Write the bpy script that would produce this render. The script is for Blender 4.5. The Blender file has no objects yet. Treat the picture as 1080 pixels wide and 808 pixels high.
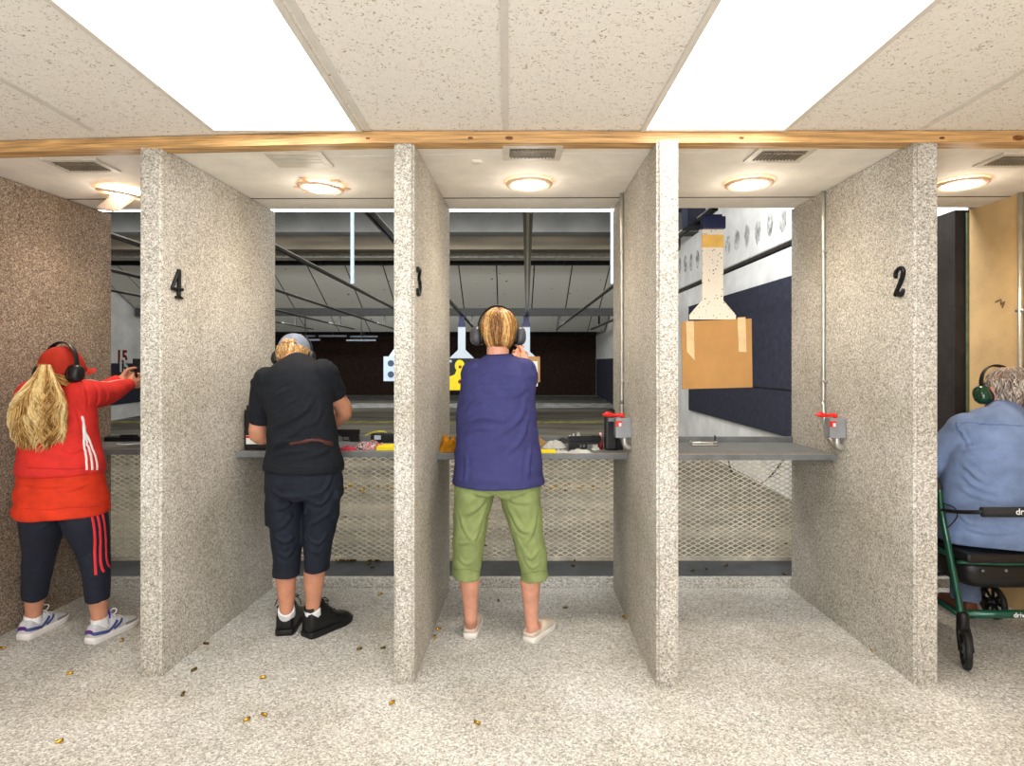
import bpy, bmesh, math, random
from mathutils import Vector, Matrix, noise, Quaternion
from mathutils.bvhtree import BVHTree
R = math.radians
rnd = random.Random(7)
scene = bpy.context.scene
COL = scene.collection

# ------------------------------------------------------------------ camera frame
CX, CY, F, CAMZ = 537.0, 387.0, 640.0, 1.40
def P(px, py, Y):
    """world point seen at pixel px,py when it stands Y metres in front of the camera"""
    return Vector(((px - CX) / F * Y, Y, CAMZ - (py - CY) / F * Y))
def G(px, py):
    """point on the floor (z=0)"""
    Y = F * CAMZ / (py - CY)
    return Vector(((px - CX) / F * Y, Y, 0.0))

# ------------------------------------------------------------------ materials
def lin(c):
    out = []
    for v in c[:3]:
        v = v / 255.0
        out.append(v / 12.92 if v <= 0.04045 else ((v + 0.055) / 1.055) ** 2.4)
    return (*out, 1.0)
_mats = {}
def newmat(name):
    m = bpy.data.materials.new(name); m.use_nodes = True
    nt = m.node_tree; b = nt.nodes['Principled BSDF']
    return m, nt, b
def node(nt, t, **kw):
    n = nt.nodes.new(t)
    for k, v in kw.items():
        if k in n.inputs: n.inputs[k].default_value = v
        else: setattr(n, k, v)
    return n
def ramp(nt, stops, interp='LINEAR'):
    n = nt.nodes.new('ShaderNodeValToRGB'); n.color_ramp.interpolation = interp
    e = n.color_ramp.elements
    while len(e) < len(stops): e.new(0.5)
    for i, (p, c) in enumerate(stops): e[i].position = p; e[i].color = lin(c)
    return n
def plain(name, c, rough=0.6, metal=0.0, var=0.12, scale=14.0, bump=0.0, bscale=120.0, spec=0.4, stretch=None, coat=0.0):
    """base colour with soft procedural variation and an optional fine bump"""
    m, nt, b = newmat(name); L = nt.links
    tc = node(nt, 'ShaderNodeTexCoord')
    src = tc.outputs['Object']
    if stretch:
        mp = node(nt, 'ShaderNodeMapping'); mp.inputs['Scale'].default_value = stretch
        L.new(src, mp.inputs['Vector']); src = mp.outputs['Vector']
    n = node(nt, 'ShaderNodeTexNoise', Scale=scale, Detail=5.0, Roughness=0.6)
    L.new(src, n.inputs['Vector'])
    d = [max(0, v * (1 - var)) for v in c]; u = [min(255, v * (1 + var)) for v in c]
    r = ramp(nt, [(0.3, d), (0.7, u)])
    L.new(n.outputs['Fac'], r.inputs['Fac']); L.new(r.outputs['Color'], b.inputs['Base Color'])
    b.inputs['Roughness'].default_value = rough; b.inputs['Metallic'].default_value = metal
    b.inputs['Specular IOR Level'].default_value = spec
    if coat: b.inputs['Coat Weight'].default_value = coat
    if bump:
        n2 = node(nt, 'ShaderNodeTexNoise', Scale=bscale, Detail=3.0); L.new(src, n2.inputs['Vector'])
        bp = node(nt, 'ShaderNodeBump', Strength=bump, Distance=0.004)
        L.new(n2.outputs['Fac'], bp.inputs['Height']); L.new(bp.outputs['Normal'], b.inputs['Normal'])
    return m
def speckle(name, cols, scale=115.0, rough=0.75, bump=0.5, tint=None):
    """coarse looped carpet / pebble finish: random coloured granules with relief"""
    m, nt, b = newmat(name); L = nt.links
    tc = node(nt, 'ShaderNodeTexCoord')
    wob = node(nt, 'ShaderNodeTexNoise', Scale=scale * 0.8, Detail=2.0)
    L.new(tc.outputs['Object'], wob.inputs['Vector'])
    mix = node(nt, 'ShaderNodeMixRGB', blend_type='LINEAR_LIGHT'); mix.inputs['Fac'].default_value = 0.006
    L.new(tc.outputs['Object'], mix.inputs['Color1']); L.new(wob.outputs['Color'], mix.inputs['Color2'])
    v = node(nt, 'ShaderNodeTexVoronoi', Scale=scale); L.new(mix.outputs['Color'], v.inputs['Vector'])
    sep = node(nt, 'ShaderNodeSeparateColor'); L.new(v.outputs['Color'], sep.inputs['Color'])
    k = len(cols)
    r = ramp(nt, [(i / (k - 1) * 0.96, c) for i, c in enumerate(cols)])
    L.new(sep.outputs['Red'], r.inputs['Fac'])
    big = node(nt, 'ShaderNodeTexNoise', Scale=2.2, Detail=4.0); L.new(tc.outputs['Object'], big.inputs['Vector'])
    rb = ramp(nt, [(0.3, (222, 219, 212)), (0.7, (255, 255, 255))]); L.new(big.outputs['Fac'], rb.inputs['Fac'])
    mu = node(nt, 'ShaderNodeMixRGB', blend_type='MULTIPLY'); mu.inputs['Fac'].default_value = 1.0
    L.new(r.outputs['Color'], mu.inputs['Color1']); L.new(rb.outputs['Color'], mu.inputs['Color2'])
    L.new(mu.outputs['Color'], b.inputs['Base Color'])
    b.inputs['Roughness'].default_value = rough; b.inputs['Specular IOR Level'].default_value = 0.25
    bp = node(nt, 'ShaderNodeBump', Strength=bump, Distance=0.006)
    L.new(v.outputs['Distance'], bp.inputs['Height']); bp.invert = True
    L.new(bp.outputs['Normal'], b.inputs['Normal'])
    return m
def emis(name, c, s):
    m, nt, b = newmat(name)
    b.inputs['Base Color'].default_value = lin(c)
    b.inputs['Emission Color'].default_value = lin(c); b.inputs['Emission Strength'].default_value = s
    return m
def tonemat(name, stops, rough=0.45):
    """hair: colour taken from each strand's own tone plus a noise along it"""
    m, nt, b = newmat(name); L = nt.links
    a = node(nt, 'ShaderNodeAttribute'); a.attribute_name = 'tone'
    tc = node(nt, 'ShaderNodeTexCoord')
    n = node(nt, 'ShaderNodeTexNoise', Scale=60.0, Detail=3.0); L.new(tc.outputs['Object'], n.inputs['Vector'])
    ad = node(nt, 'ShaderNodeMath', operation='MULTIPLY_ADD'); ad.inputs[1].default_value = 0.45; ad.inputs[2].default_value = -0.22
    L.new(n.outputs['Fac'], ad.inputs[0])
    s = node(nt, 'ShaderNodeMath', operation='ADD'); L.new(a.outputs['Fac'], s.inputs[0]); L.new(ad.outputs[0], s.inputs[1])
    r = ramp(nt, stops); L.new(s.outputs[0], r.inputs['Fac']); L.new(r.outputs['Color'], b.inputs['Base Color'])
    b.inputs['Roughness'].default_value = rough; b.inputs['Specular IOR Level'].default_value = 0.35
    return m

# ------------------------------------------------------------------ mesh helpers
def box(bm, c, s, rotz=0.0, M=None, bev=0.0):
    """box centred at c with full sizes s"""
    t = bmesh.new(); bmesh.ops.create_cube(t, size=1.0)
    bmesh.ops.scale(t, vec=Vector(s), verts=t.verts)
    if bev: bmesh.ops.bevel(t, geom=t.edges[:], offset=bev, segments=2, affect='EDGES', profile=0.7)
    X = Matrix.Translation(Vector(c)) @ Matrix.Rotation(rotz, 4, 'Z')
    if M is not None: X = Matrix.Translation(Vector(c)) @ M.to_4x4()
    bmesh.ops.transform(t, matrix=X, verts=t.verts)
    merge(bm, t)
def merge(bm, t):
    me = bpy.data.meshes.new('tmp'); t.to_mesh(me); t.free(); bm.from_mesh(me); bpy.data.meshes.remove(me)
def prism(bm, pts, d):
    """polygon pts (3D, planar) extruded by vector d"""
    d = Vector(d); a = [bm.verts.new(Vector(p)) for p in pts]; b = [bm.verts.new(Vector(p) + d) for p in pts]
    n = len(a); fs = [bm.faces.new(a), bm.faces.new(b[::-1])]
    for i in range(n): fs.append(bm.faces.new((a[i], b[i], b[(i + 1) % n], a[(i + 1) % n])))
    bmesh.ops.recalc_face_normals(bm, faces=fs)
def catmull(pts, sub):
    if sub <= 1 or len(pts) < 3: 
        if sub <= 1: return list(pts)
    out = []; n = len(pts)
    for i in range(n - 1):
        p0 = pts[max(i - 1, 0)]; p1 = pts[i]; p2 = pts[i + 1]; p3 = pts[min(i + 2, n - 1)]
        for k in range(sub):
            t = k / sub
            out.append(0.5 * ((2 * p1) + (p2 - p0) * t + (2 * p0 - 5 * p1 + 4 * p2 - p3) * t * t + (3 * p1 - p0 - 3 * p2 + p3) * t ** 3))
    out.append(pts[-1]); return out
def tube(bm, pts, rad, n=10, sub=1, caps=True, rounded=False, up=None, tone=None, close=False):
    """swept tube with per-point radius (float or (ru, rv)); rounded=True adds hemispherical ends"""
    pts = [Vector(p) for p in pts]
    if not isinstance(rad, list): rad = [rad] * len(pts)
    rad = [Vector((r, r)) if not isinstance(r, (tuple, list, Vector)) else Vector(r) for r in rad]
    if sub > 1:
        P2 = catmull(pts, sub); R2 = catmull(rad, sub); pts, rad = P2, R2
    m = len(pts)
    T = []
    for i in range(m):
        a = pts[max(i - 1, 0)]; b = pts[min(i + 1, m - 1)]
        if close: a = pts[i - 1]; b = pts[(i + 1) % m]
        t = (b - a); T.append(t.normalized() if t.length > 1e-9 else Vector((0, 0, 1)))
    u = Vector(up) if up is not None else (Vector((0, 0, 1)) if abs(T[0].z) < 0.9 else Vector((1, 0, 0)))
    rings = []
    for i in range(m):
        u = (u - T[i] * u.dot(T[i]))
        if u.length < 1e-6: u = T[i].orthogonal()
        u.normalize(); v = T[i].cross(u)
        rings.append((pts[i], u.copy(), v, max(rad[i].x, 1e-4), max(rad[i].y, 1e-4)))
    if rounded:
        c, u0, v0, a, b = rings[0]; t = T[0]; h = min(a, b)
        pre = [(c - t * h * math.sin(q), u0, v0, a * math.cos(q), b * math.cos(q)) for q in (R(80), R(55), R(28))]
        c, u1, v1, a, b = rings[-1]; t = T[-1]; h = min(a, b)
        post = [(c + t * h * math.sin(q), u1, v1, a * math.cos(q), b * math.cos(q)) for q in (R(28), R(55), R(80))]
        rings = pre + rings + post
    lay = bm.verts.layers.float.get('tone') if tone is not None else None
    VV = []
    for (c, u, v, a, b) in rings:
        row = []
        for k in range(n):
            q = 2 * math.pi * k / n
            vt = bm.verts.new(c + u * (a * math.cos(q)) + v * (b * math.sin(q)))
            if lay is not None: vt[lay] = tone
            row.append(vt)
        VV.append(row)
    K = len(VV)
    for i in range(K - (0 if close else 1)):
        A, B = VV[i], VV[(i + 1) % K]
        for k in range(n): bm.faces.new((A[k], A[(k + 1) % n], B[(k + 1) % n], B[k]))
    if caps and not close:
        bm.faces.new(VV[0][::-1]); bm.faces.new(VV[-1])
def loft(bm, rings, caps=True):
    """rings: lists of equal length of points"""
    VV = [[bm.verts.new(Vector(p)) for p in r] for r in rings]; n = len(VV[0])
    for i in range(len(VV) - 1):
        for k in range(n): bm.faces.new((VV[i][k], VV[i][(k + 1) % n], VV[i + 1][(k + 1) % n], VV[i + 1][k]))
    if caps: bm.faces.new(VV[0][::-1]); bm.faces.new(VV[-1])
def ering(c, u, v, a, b, n=24, p=2.0):
    out = []
    for k in range(n):
        q = 2 * math.pi * k / n; x = math.cos(q); y = math.sin(q)
        out.append(Vector(c) + Vector(u) * (a * math.copysign(abs(x) ** (2 / p), x)) + Vector(v) * (b * math.copysign(abs(y) ** (2 / p), y)))
    return out
def lathe(bm, prof, c, axis=(0, 0, 1), n=24, caps=True):
    """prof = [(radius, height along axis)]"""
    ax = Vector(axis).normalized(); u = ax.orthogonal().normalized(); v = ax.cross(u)
    loft(bm, [ering(Vector(c) + ax * h, u, v, max(r, 1e-4), max(r, 1e-4), n) for r, h in prof], caps)
def ell(bm, c, r, M=None, seg=20, tone=None):
    t = bmesh.new(); bmesh.ops.create_uvsphere(t, u_segments=seg, v_segments=max(8, seg * 2 // 3), radius=1.0)
    X = Matrix.Translation(Vector(c)) @ (M.to_4x4() if M is not None else Matrix.Identity(4)) @ Matrix.Diagonal((*r, 1.0))
    bmesh.ops.transform(t, matrix=X, verts=t.verts); 
    if tone is not None:
        la = t.verts.layers.float.new('tone')
        for v in t.verts: v[la] = tone
    merge(bm, t)
def obj(name, bm, m, parent=None, smooth=False, kind=None, angle=None):
    bmesh.ops.recalc_face_normals(bm, faces=bm.faces) if smooth != 'keep' else None
    me = bpy.data.meshes.new(name); bm.to_mesh(me); bm.free()
    return objm(name, me, m, parent, smooth, kind)
def objm(name, me, m, parent=None, smooth=False, kind=None):
    me.materials.clear(); me.materials.append(m)
    if smooth:
        me.polygons.foreach_set('use_smooth', [True] * len(me.polygons))
        if smooth == 'auto': 
            try: me.set_sharp_from_angle(angle=R(40))
            except Exception: pass
    o = bpy.data.objects.new(name, me); COL.objects.link(o)
    if parent is not None:
        w = Vector((0, 0, 0)); p = parent
        while p is not None: w += p.location; p = p.parent
        o.parent = parent
        if parent.rotation_euler.z == 0: me.transform(Matrix.Translation(-w))
    if kind: o['kind'] = kind
    return o
def origin(o, c):
    """move an unparented mesh object's origin to c keeping it in place"""
    c = Vector(c); o.data.transform(Matrix.Translation(-c)); o.location = c; return o
def tag(o, label, cat, group=None, kind=None):
    o['label'] = label; o['category'] = cat
    if group: o['group'] = group
    if kind: o['kind'] = kind
    return o
def thing(name, label, cat, loc=(0, 0, 0), group=None):
    o = bpy.data.objects.new(name, None); COL.objects.link(o); o.location = Vector(loc)
    o.empty_display_size = 0.1
    return tag(o, label, cat, group)
def struct(name, bm, m, smooth=False): return obj(name, bm, m, None, smooth, 'structure')
def dup(root, delta, label=None, group=None):
    r = root.copy(); COL.objects.link(r); r.location = root.location + Vector(delta)
    if label: r['label'] = label
    if group: r['group'] = group
    for ch in list(root.children):
        c = ch.copy(); COL.objects.link(c); c.parent = r
        for g in ch.children:
            d = g.copy(); COL.objects.link(d); d.parent = c
    return r
def B(): return bmesh.new()
def BT():
    b = bmesh.new(); b.verts.layers.float.new('tone'); return b
def textmesh(s, size, extr, align='CENTER', bevel=0.0, bold=0.0):
    cu = bpy.data.curves.new('t', 'FONT'); cu.body = s; cu.size = size; cu.extrude = extr; cu.align_x = align; cu.align_y = 'CENTER'
    cu.bevel_depth = bevel; cu.resolution_u = 4; cu.offset = bold
    o = bpy.data.objects.new('t', cu); COL.objects.link(o)
    dg = bpy.context.evaluated_depsgraph_get(); me = bpy.data.meshes.new_from_object(o.evaluated_get(dg))
    bpy.data.objects.remove(o); return me
def text(name, s, size, extr, m, parent, loc, u, v, bevel=0.0, align='CENTER', sx=1.0, bold=0.0):
    """text standing at loc, reading along u with up v"""
    me = textmesh(s, size, extr, align, bevel, bold); u = Vector(u).normalized(); v = Vector(v).normalized(); w = u.cross(v)
    M = Matrix((( *u, 0), (*v, 0), (*w, 0), (0, 0, 0, 1))).transposed()
    me.transform(Matrix.Translation(Vector(loc)) @ M @ Matrix.Diagonal((sx, 1, 1, 1)))
    return objm(name, me, m, parent)
# ================================================================== MATERIALS
M_floor = speckle('floor_carpet', [(152, 149, 142), (184, 181, 174), (203, 201, 195), (217, 215, 210), (240, 239, 236)], 150, 0.8, 0.18)
M_part = speckle('partition_pebble', [(128, 123, 114), (168, 163, 153), (190, 185, 176), (206, 202, 194), (230, 227, 221)], 195, 0.7, 0.2)
M_partB = speckle('partition_pebble_brown_lit', [(84, 71, 60), (118, 102, 88), (138, 121, 106), (154, 137, 121), (190, 174, 158)], 195, 0.7, 0.2)  # brown cast of the warm lamps put into the pebble colours
M_boothceil = plain('booth_ceiling_paint', (236, 230, 220), 0.7, var=0.04, scale=5, bump=0.1, bscale=60)
M_grid = plain('ceiling_grid_metal', (214, 209, 200), 0.5, var=0.03)
M_frame = plain('troffer_frame', (216, 210, 200), 0.4, var=0.03)
M_diff = emis('troffer_diffuser', (255, 252, 246), 6.5)
M_wood = plain('knotty_pine', (180, 141, 92), 0.5, var=0.28, scale=6, stretch=(0.6, 9, 22), bump=0.05)
M_knot = plain('pine_knot', (110, 66, 34), 0.6, var=0.3, scale=60)
M_shelf = plain('shelf_grey_laminate', (104, 107, 109), 0.45, var=0.12, scale=9, bump=0.1)
M_shelfedge = plain('shelf_worn_edge', (176, 152, 104), 0.6, var=0.25, scale=40)
M_steel = plain('sill_steel', (88, 92, 97), 0.42, 0.55, var=0.16, scale=6)
M_mesh = plain('expanded_metal', (196, 190, 174), 0.5, 0.1, var=0.15, scale=10)
M_rangefloor = plain('range_concrete', (112, 107, 94), 0.75, var=0.3, scale=1.4, bump=0.25, bscale=30, stretch=(0.35, 1.6, 1))
M_white = plain('range_white_paint', (222, 222, 218), 0.7, var=0.07, scale=2.5)
M_navy = plain('navy_rubber_panel', (44, 46, 60), 0.8, var=0.16, scale=12, bump=0.4, bscale=70)
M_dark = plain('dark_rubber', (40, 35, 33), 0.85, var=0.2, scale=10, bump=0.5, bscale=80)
M_trap = plain('bullet_trap_rubber', (38, 28, 24), 0.95, var=0.35, scale=18, bump=0.6, bscale=40, spec=0.1)
M_conc = plain('range_deck_concrete', (66, 66, 63), 0.8, var=0.14, scale=2.0)
M_conc2 = plain('range_deck_brown', (92, 84, 70), 0.8, var=0.22, scale=1.5, stretch=(0.3, 2, 2))
M_beam = plain('baffle_beam_grey', (60, 62, 61), 0.6, 0.0, var=0.1)
M_blk = plain('black_steel', (26, 26, 28), 0.4, 0.3, var=0.15)
M_rail = plain('rail_steel', (52, 48, 46), 0.35, 0.6, var=0.2)
M_galv = plain('galvanised', (190, 188, 180), 0.3, 0.7, var=0.08)
M_pale = plain('hanger_paint', (178, 196, 214), 0.5, var=0.05)
M_beige = plain('beige_plywood', (194, 163, 116), 0.7, var=0.06, scale=5, bump=0.35, bscale=18)
M_boxgrey = plain('box_grey', (146, 148, 152), 0.4, 0.3, var=0.06)
M_red = plain('red_plastic', (214, 32, 22), 0.35, var=0.08)
M_tube = emis('fluorescent_tube', (255, 255, 255), 5.0)
M_bulb = emis('warm_bulb', (255, 226, 180), 14.0)
M_trim = plain('lamp_trim', (232, 196, 168), 0.3, 0.2, var=0.05)
M_vent = plain('vent_painted', (206, 198, 184), 0.5, var=0.04)
M_slat = plain('vent_slat', (138, 128, 112), 0.6, var=0.1)
M_black = plain('black_plastic', (18, 18, 19), 0.42, var=0.2)
M_whitep = plain('white_plastic', (232, 232, 228), 0.5, var=0.03)
M_yellow = plain('yellow_print', (246, 222, 22), 0.6, var=0.03)
M_card = plain('cardboard', (188, 142, 86), 0.8, var=0.04, scale=6, bump=0.05)
M_tape = plain('masking_tape', (226, 196, 150), 0.6, var=0.05)
M_blue = plain('blue_clamp', (30, 36, 74), 0.45, 0.2, var=0.15)
M_lblue = plain('pale_blue_paper', (186, 204, 226), 0.7, var=0.03)
M_brass = plain('brass', (206, 164, 62), 0.25, 0.9, var=0.15)
M_brassd = plain('brass_dull', (112, 92, 52), 0.35, 0.85, var=0.2)

# holder board: white with bullet holes
def holed(name, c, thr=0.16, scale=42):
    m, nt, b = newmat(name); L = nt.links
    tc = node(nt, 'ShaderNodeTexCoord'); v = node(nt, 'ShaderNodeTexVoronoi', Scale=scale); L.new(tc.outputs['Object'], v.inputs['Vector'])
    n = node(nt, 'ShaderNodeTexNoise', Scale=7.0); L.new(tc.outputs['Object'], n.inputs['Vector'])
    ad = node(nt, 'ShaderNodeMath', operation='MULTIPLY_ADD'); ad.inputs[1].default_value = -0.5; ad.inputs[2].default_value = 0.28
    L.new(n.outputs['Fac'], ad.inputs[0])
    s = node(nt, 'ShaderNodeMath', operation='ADD'); L.new(v.outputs['Distance'], s.inputs[0]); L.new(ad.outputs[0], s.inputs[1])
    r = ramp(nt, [(thr, (70, 60, 52)), (thr + 0.05, c)]); L.new(s.outputs[0], r.inputs['Fac'])
    L.new(r.outputs['Color'], b.inputs['Base Color']); b.inputs['Roughness'].default_value = 0.7
    return m
M_holder = holed('holder_board', (236, 226, 212), 0.17)
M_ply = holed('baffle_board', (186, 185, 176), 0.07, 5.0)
M_holder2 = holed('holder_board_far', (206, 216, 226), 0.06)

# fissured acoustic tile
def tilemat():
    m, nt, b = newmat('acoustic_tile'); L = nt.links
    tc = node(nt, 'ShaderNodeTexCoord')
    n = node(nt, 'ShaderNodeTexNoise', Scale=62.0, Detail=2.0, Roughness=0.5, Distortion=1.8); L.new(tc.outputs['Object'], n.inputs['Vector'])
    r = ramp(nt, [(0.325, (166, 150, 126)), (0.375, (234, 229, 220)), (0.5, (238, 233, 225)), (0.75, (242, 238, 230))])
    L.new(n.outputs['Fac'], r.inputs['Fac']); L.new(r.outputs['Color'], b.inputs['Base Color'])
    bp = node(nt, 'ShaderNodeBump', Strength=0.5, Distance=0.004); L.new(n.outputs['Fac'], bp.inputs['Height']); L.new(bp.outputs['Normal'], b.inputs['Normal'])
    b.inputs['Roughness'].default_value = 0.9; b.inputs['Specular IOR Level'].default_value = 0.1
    return m
M_tile = tilemat()

# ================================================================== ROOM SHELL
ZC, ZB, ZP = 2.44, 2.393, 2.39
XL, XR, YN = -3.9, 2.92, -2.4
bm = B(); box(bm, ((XL + XR) / 2, (YN + 3.845) / 2, -0.05), (XR - XL, 3.845 - YN, 0.1)); struct('floor', bm, M_floor)
bm = B(); box(bm, ((XL + XR) / 2, (YN + 2.85) / 2, ZC + 0.05), (XR - XL, 2.85 - YN, 0.1)); struct('ceiling', bm, M_tile)
# visible grid of the suspended ceiling
bm = B()
for k in range(-6, 5):
    x = -0.015 + 0.605 * k
    box(bm, (x, (YN + 2.66) / 2, ZC - 0.002), (0.026, 2.66 - YN, 0.006))
for y in (1.22, 0.0, -1.22): box(bm, ((XL + XR) / 2, y, ZC - 0.003), (XR - XL, 0.026, 0.006))
struct('trim_1', bm, M_grid)
# pine beam along the front of the booths (bends slightly back on the left)
beampts = [(XL, 2.90), (-2.0, 2.765), (-0.6, 2.672), (XR, 2.668)]
bm = B()
for (x0, y0), (x1, y1) in zip(beampts, beampts[1:]):
    prism(bm, [(x0, y0 - 0.006, ZB - 0.008), (x1, y1 - 0.006, ZB - 0.008), (x1, y1 + 0.07, ZB - 0.008), (x0, y0 + 0.07, ZB - 0.008)], (0, 0, ZC - ZB + 0.004))
beam = struct('trim_2', bm, M_wood)
bm = B()
for x, s in ((2.235, .03), (.0, .018), (-.17, .012), (1.02, .012), (1.9, .014), (-.62, .01)):
    y = 2.662 if x > -0.6 else 2.664
    ell(bm, (x, y + 0.002, ZB + 0.012), (s, 0.003, s * 0.45), seg=12)
obj('knot', bm, M_knot, beam, True)
# booth ceiling: two sheets with an open joint
def sheet(y0l, y1l, y0r, y1r):
    bm = B(); prism(bm, [(XL, y0l, ZB), (XR, y0r, ZB), (XR, y1r, ZB), (XL, y1l, ZB)], (0, 0, 0.03)); return bm
bm = sheet(2.97, 3.60, 2.735, 3.53)
prism(bm, [(XL, 3.606, ZB), (XR, 3.536, ZB), (XR, 3.775, ZB), (XL, 3.85, ZB)], (0, 0, 0.03))
prism(bm, [(-2.0, 2.835, ZB + .001), (-0.6, 2.74, ZB + .001), (XR, 2.735, ZB + .001), (XL, 2.97, ZB + .001)], (0, 0, 0.02))
struct('trim_3', bm, M_boothceil)
bm = B(); prism(bm, [(XL, 3.598, ZB - .002), (XR, 3.528, ZB - .002), (XR, 3.540, ZB - .002), (XL, 3.610, ZB - .002)], (0, 0, .02)); struct('trim_8', bm, plain('joint_shadow', (70, 60, 48), .9))
# walls
bm = B(); box(bm, (XR + 0.05, (YN + 3.85) / 2, 1.22), (0.1, 3.85 - YN, 2.44)); struct('wall_right', bm, M_beige)
bm = B(); box(bm, (XL - 0.05, (YN + 3.85) / 2, 1.22), (0.1, 3.85 - YN, 2.44)); struct('wall_left', bm, M_boothceil)
bm = B(); box(bm, ((XL + XR) / 2, YN - 0.05, 1.22), (XR - XL, 0.1, 2.44)); struct('wall_back', bm, M_boothceil)
# bulkhead above the booth ceiling
bm = B(); box(bm, (-3.2, 3.83, 3.1), (13.0, 0.06, 1.35)); struct('wall_front', bm, M_conc)
# carpeted kerb and range shell
bm = B(); box(bm, (-0.5, 3.875, 0.025), (6.9, 0.05, 0.06)); struct('trim_4', bm, M_floor)
YE = 20.6
bm = B()
v = [(-8.7, 3.9, -0.02), (2.95, 3.9, -0.02), (2.95, 5.5, -0.01), (-8.7, 5.5, -0.01)]
prism(bm, v, (0, 0, -0.1))
prism(bm, [(-8.7, 5.5, -0.01), (2.95, 5.5, -0.01), (2.95, YE, 0.44), (-8.7, YE, 0.44)], (0, 0, -0.1))
struct('range_floor', bm, M_rangefloor)
def rz(y): return -0.01 + max(0, y - 5.5) * 0.45 / (YE - 5.5)
bm = B(); box(bm, (3.0, (3.9 + YE) / 2, 1.9), (0.1, YE - 3.9, 3.8)); wr = struct('wall_range_right', bm, M_white)
bm = B(); box(bm, (-8.75, (3.9 + YE) / 2, 1.9), (0.1, YE - 3.9, 3.8)); struct('wall_range_left', bm, M_white)
bm = B(); box(bm, (-2.9, YE + 0.05, 1.9), (11.8, 0.1, 3.8)); struct('wall_range_end', bm, M_trap)
bm = B(); box(bm, (-2.9, (3.9 + YE) / 2, 3.85), (11.8, YE - 3.9, 0.1)); struct('ceiling_range', bm, M_conc)
# yellow lines painted on the range floor
def floorline(x0, x1, y, w, m, name='painted_line', dz=0.004):
    bm = B(); prism(bm, [(x0, y - w / 2, rz(y - w / 2) + dz), (x1, y - w / 2, rz(y - w / 2) + dz), (x1, y + w / 2, rz(y + w / 2) + dz), (x0, y + w / 2, rz(y + w / 2) + dz)], (0, 0, 0.002)); return bm
M_yl = plain('worn_yellow_paint', (150, 142, 84), 0.8, var=0.3, scale=6)
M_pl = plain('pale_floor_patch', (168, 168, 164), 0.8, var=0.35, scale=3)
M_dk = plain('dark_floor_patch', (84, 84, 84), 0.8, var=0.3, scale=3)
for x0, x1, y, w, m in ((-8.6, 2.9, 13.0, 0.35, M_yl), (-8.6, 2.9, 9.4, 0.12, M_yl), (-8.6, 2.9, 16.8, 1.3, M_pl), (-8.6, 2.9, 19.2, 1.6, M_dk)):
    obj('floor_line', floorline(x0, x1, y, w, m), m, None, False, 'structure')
# wavy yellow rings seen in lane 4
bm = B()
for cx in (-2.42, -2.02):
    tube(bm, [(cx + 0.17 * math.cos(q * math.pi / 8), 11.0 + 0.5 * math.sin(q * math.pi / 8), rz(11.0 + 0.5 * math.sin(q * math.pi / 8)) + 0.004) for q in range(16)], (0.02, 0.02), 6, close=True)
obj('floor_line', bm, plain('yellow_paint_mark', (206, 190, 50), 0.7), None, False, 'structure')
# dark joint: rubber facing where the right-hand range wall starts
bm = B(); box(bm, (2.897, 4.86, 1.2), (0.1, 1.97, 2.4)); o = struct('trim_5', bm, M_dark)
bm = B(); box(bm, (2.913, 3.858, 1.2), (0.012, 0.010, 2.36)); struct('trim_6', bm, plain('green_edge', (96, 108, 84), 0.6))

# ------------------------------------------------------------------ navy sound panels on the right range wall
def wallpanel(pts, x, m, label, grp=None, th=0.03, d=-1):
    bm = B(); prism(bm, [(x, y, z) for y, z in pts], (d * th, 0, 0)); o = obj('sound_panel', bm, m)
    tag(o, label, 'wall panel', grp); return o
o = wallpanel([(6.0, 0.66), (9.86, 0.70), (9.86, 2.38), (6.0, 2.34)], 2.944, M_navy, 'large navy rubber panel on the right-hand range wall behind the bare cardboard target')
bm = B(); box(bm, (2.912, 7.95, 1.16), (0.006, 3.84, 0.012)); obj('joint', bm, M_blk, o)
wallpanel([(14.2, 0.28), (20.3, 0.45), (20.3, 1.66), (14.2, 1.62)], 2.944, M_navy, 'low navy panel at the far end of the right-hand range wall, past the hearing case')
# row of soot marks from ricochets on the white wall
bm = B()
M_soot = plain('soot', (160, 160, 156), 0.9, var=0.4, scale=12)
for k in range(14):
    y = 6.2 + 0.33 * k; z = 2.98 + 0.012 * k
    t = bmesh.new(); bmesh.ops.create_circle(t, cap_ends=True, radius=1, segments=14)
    for q in t.verts: q.co *= 1 + .35 * noise.noise(q.co * 1.6 + Vector((k * 3.1, 0, 0)))
    bmesh.ops.transform(t, matrix=Matrix.Translation((2.947, y, z + rnd.uniform(-.02, .02))) @ Matrix.Rotation(R(90), 4, 'Y') @ Matrix.Diagonal((0.14, 0.085, 1, 1)), verts=t.verts); merge(bm, t)
obj('soot_mark', bm, M_soot, wr)
# left range wall: dark lower panels and the distance number
wallpanel([(4.2, 0.30), (12.6, 0.45), (12.6, 1.46), (4.2, 1.46)], -8.694, M_navy, 'dark lower panel on the far left range wall, near half', d=1)
p15 = wallpanel([(12.64, 0.55), (20.0, 0.70), (20.0, 1.48), (12.64, 1.48)], -8.694, M_navy, 'dark lower panel under the number 15 on the far left range wall', d=1)
wl = bpy.data.objects['wall_range_left']
text('distance_number', '15', 0.40, 0.004, plain('dark_red_paint', (120, 26, 26), 0.7), wl, (-8.692, 13.62, 1.615), (0, 1, 0), (0, 0, 1), sx=1.0, bold=0.012)
text('distance_number', '15.', 0.36, 0.004, plain('white_paint', (206, 206, 200), 0.7), p15, (-8.659, 13.66, 1.405), (0, 1, 0), (0, 0, 1), sx=1.0, bold=0.012)

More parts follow.
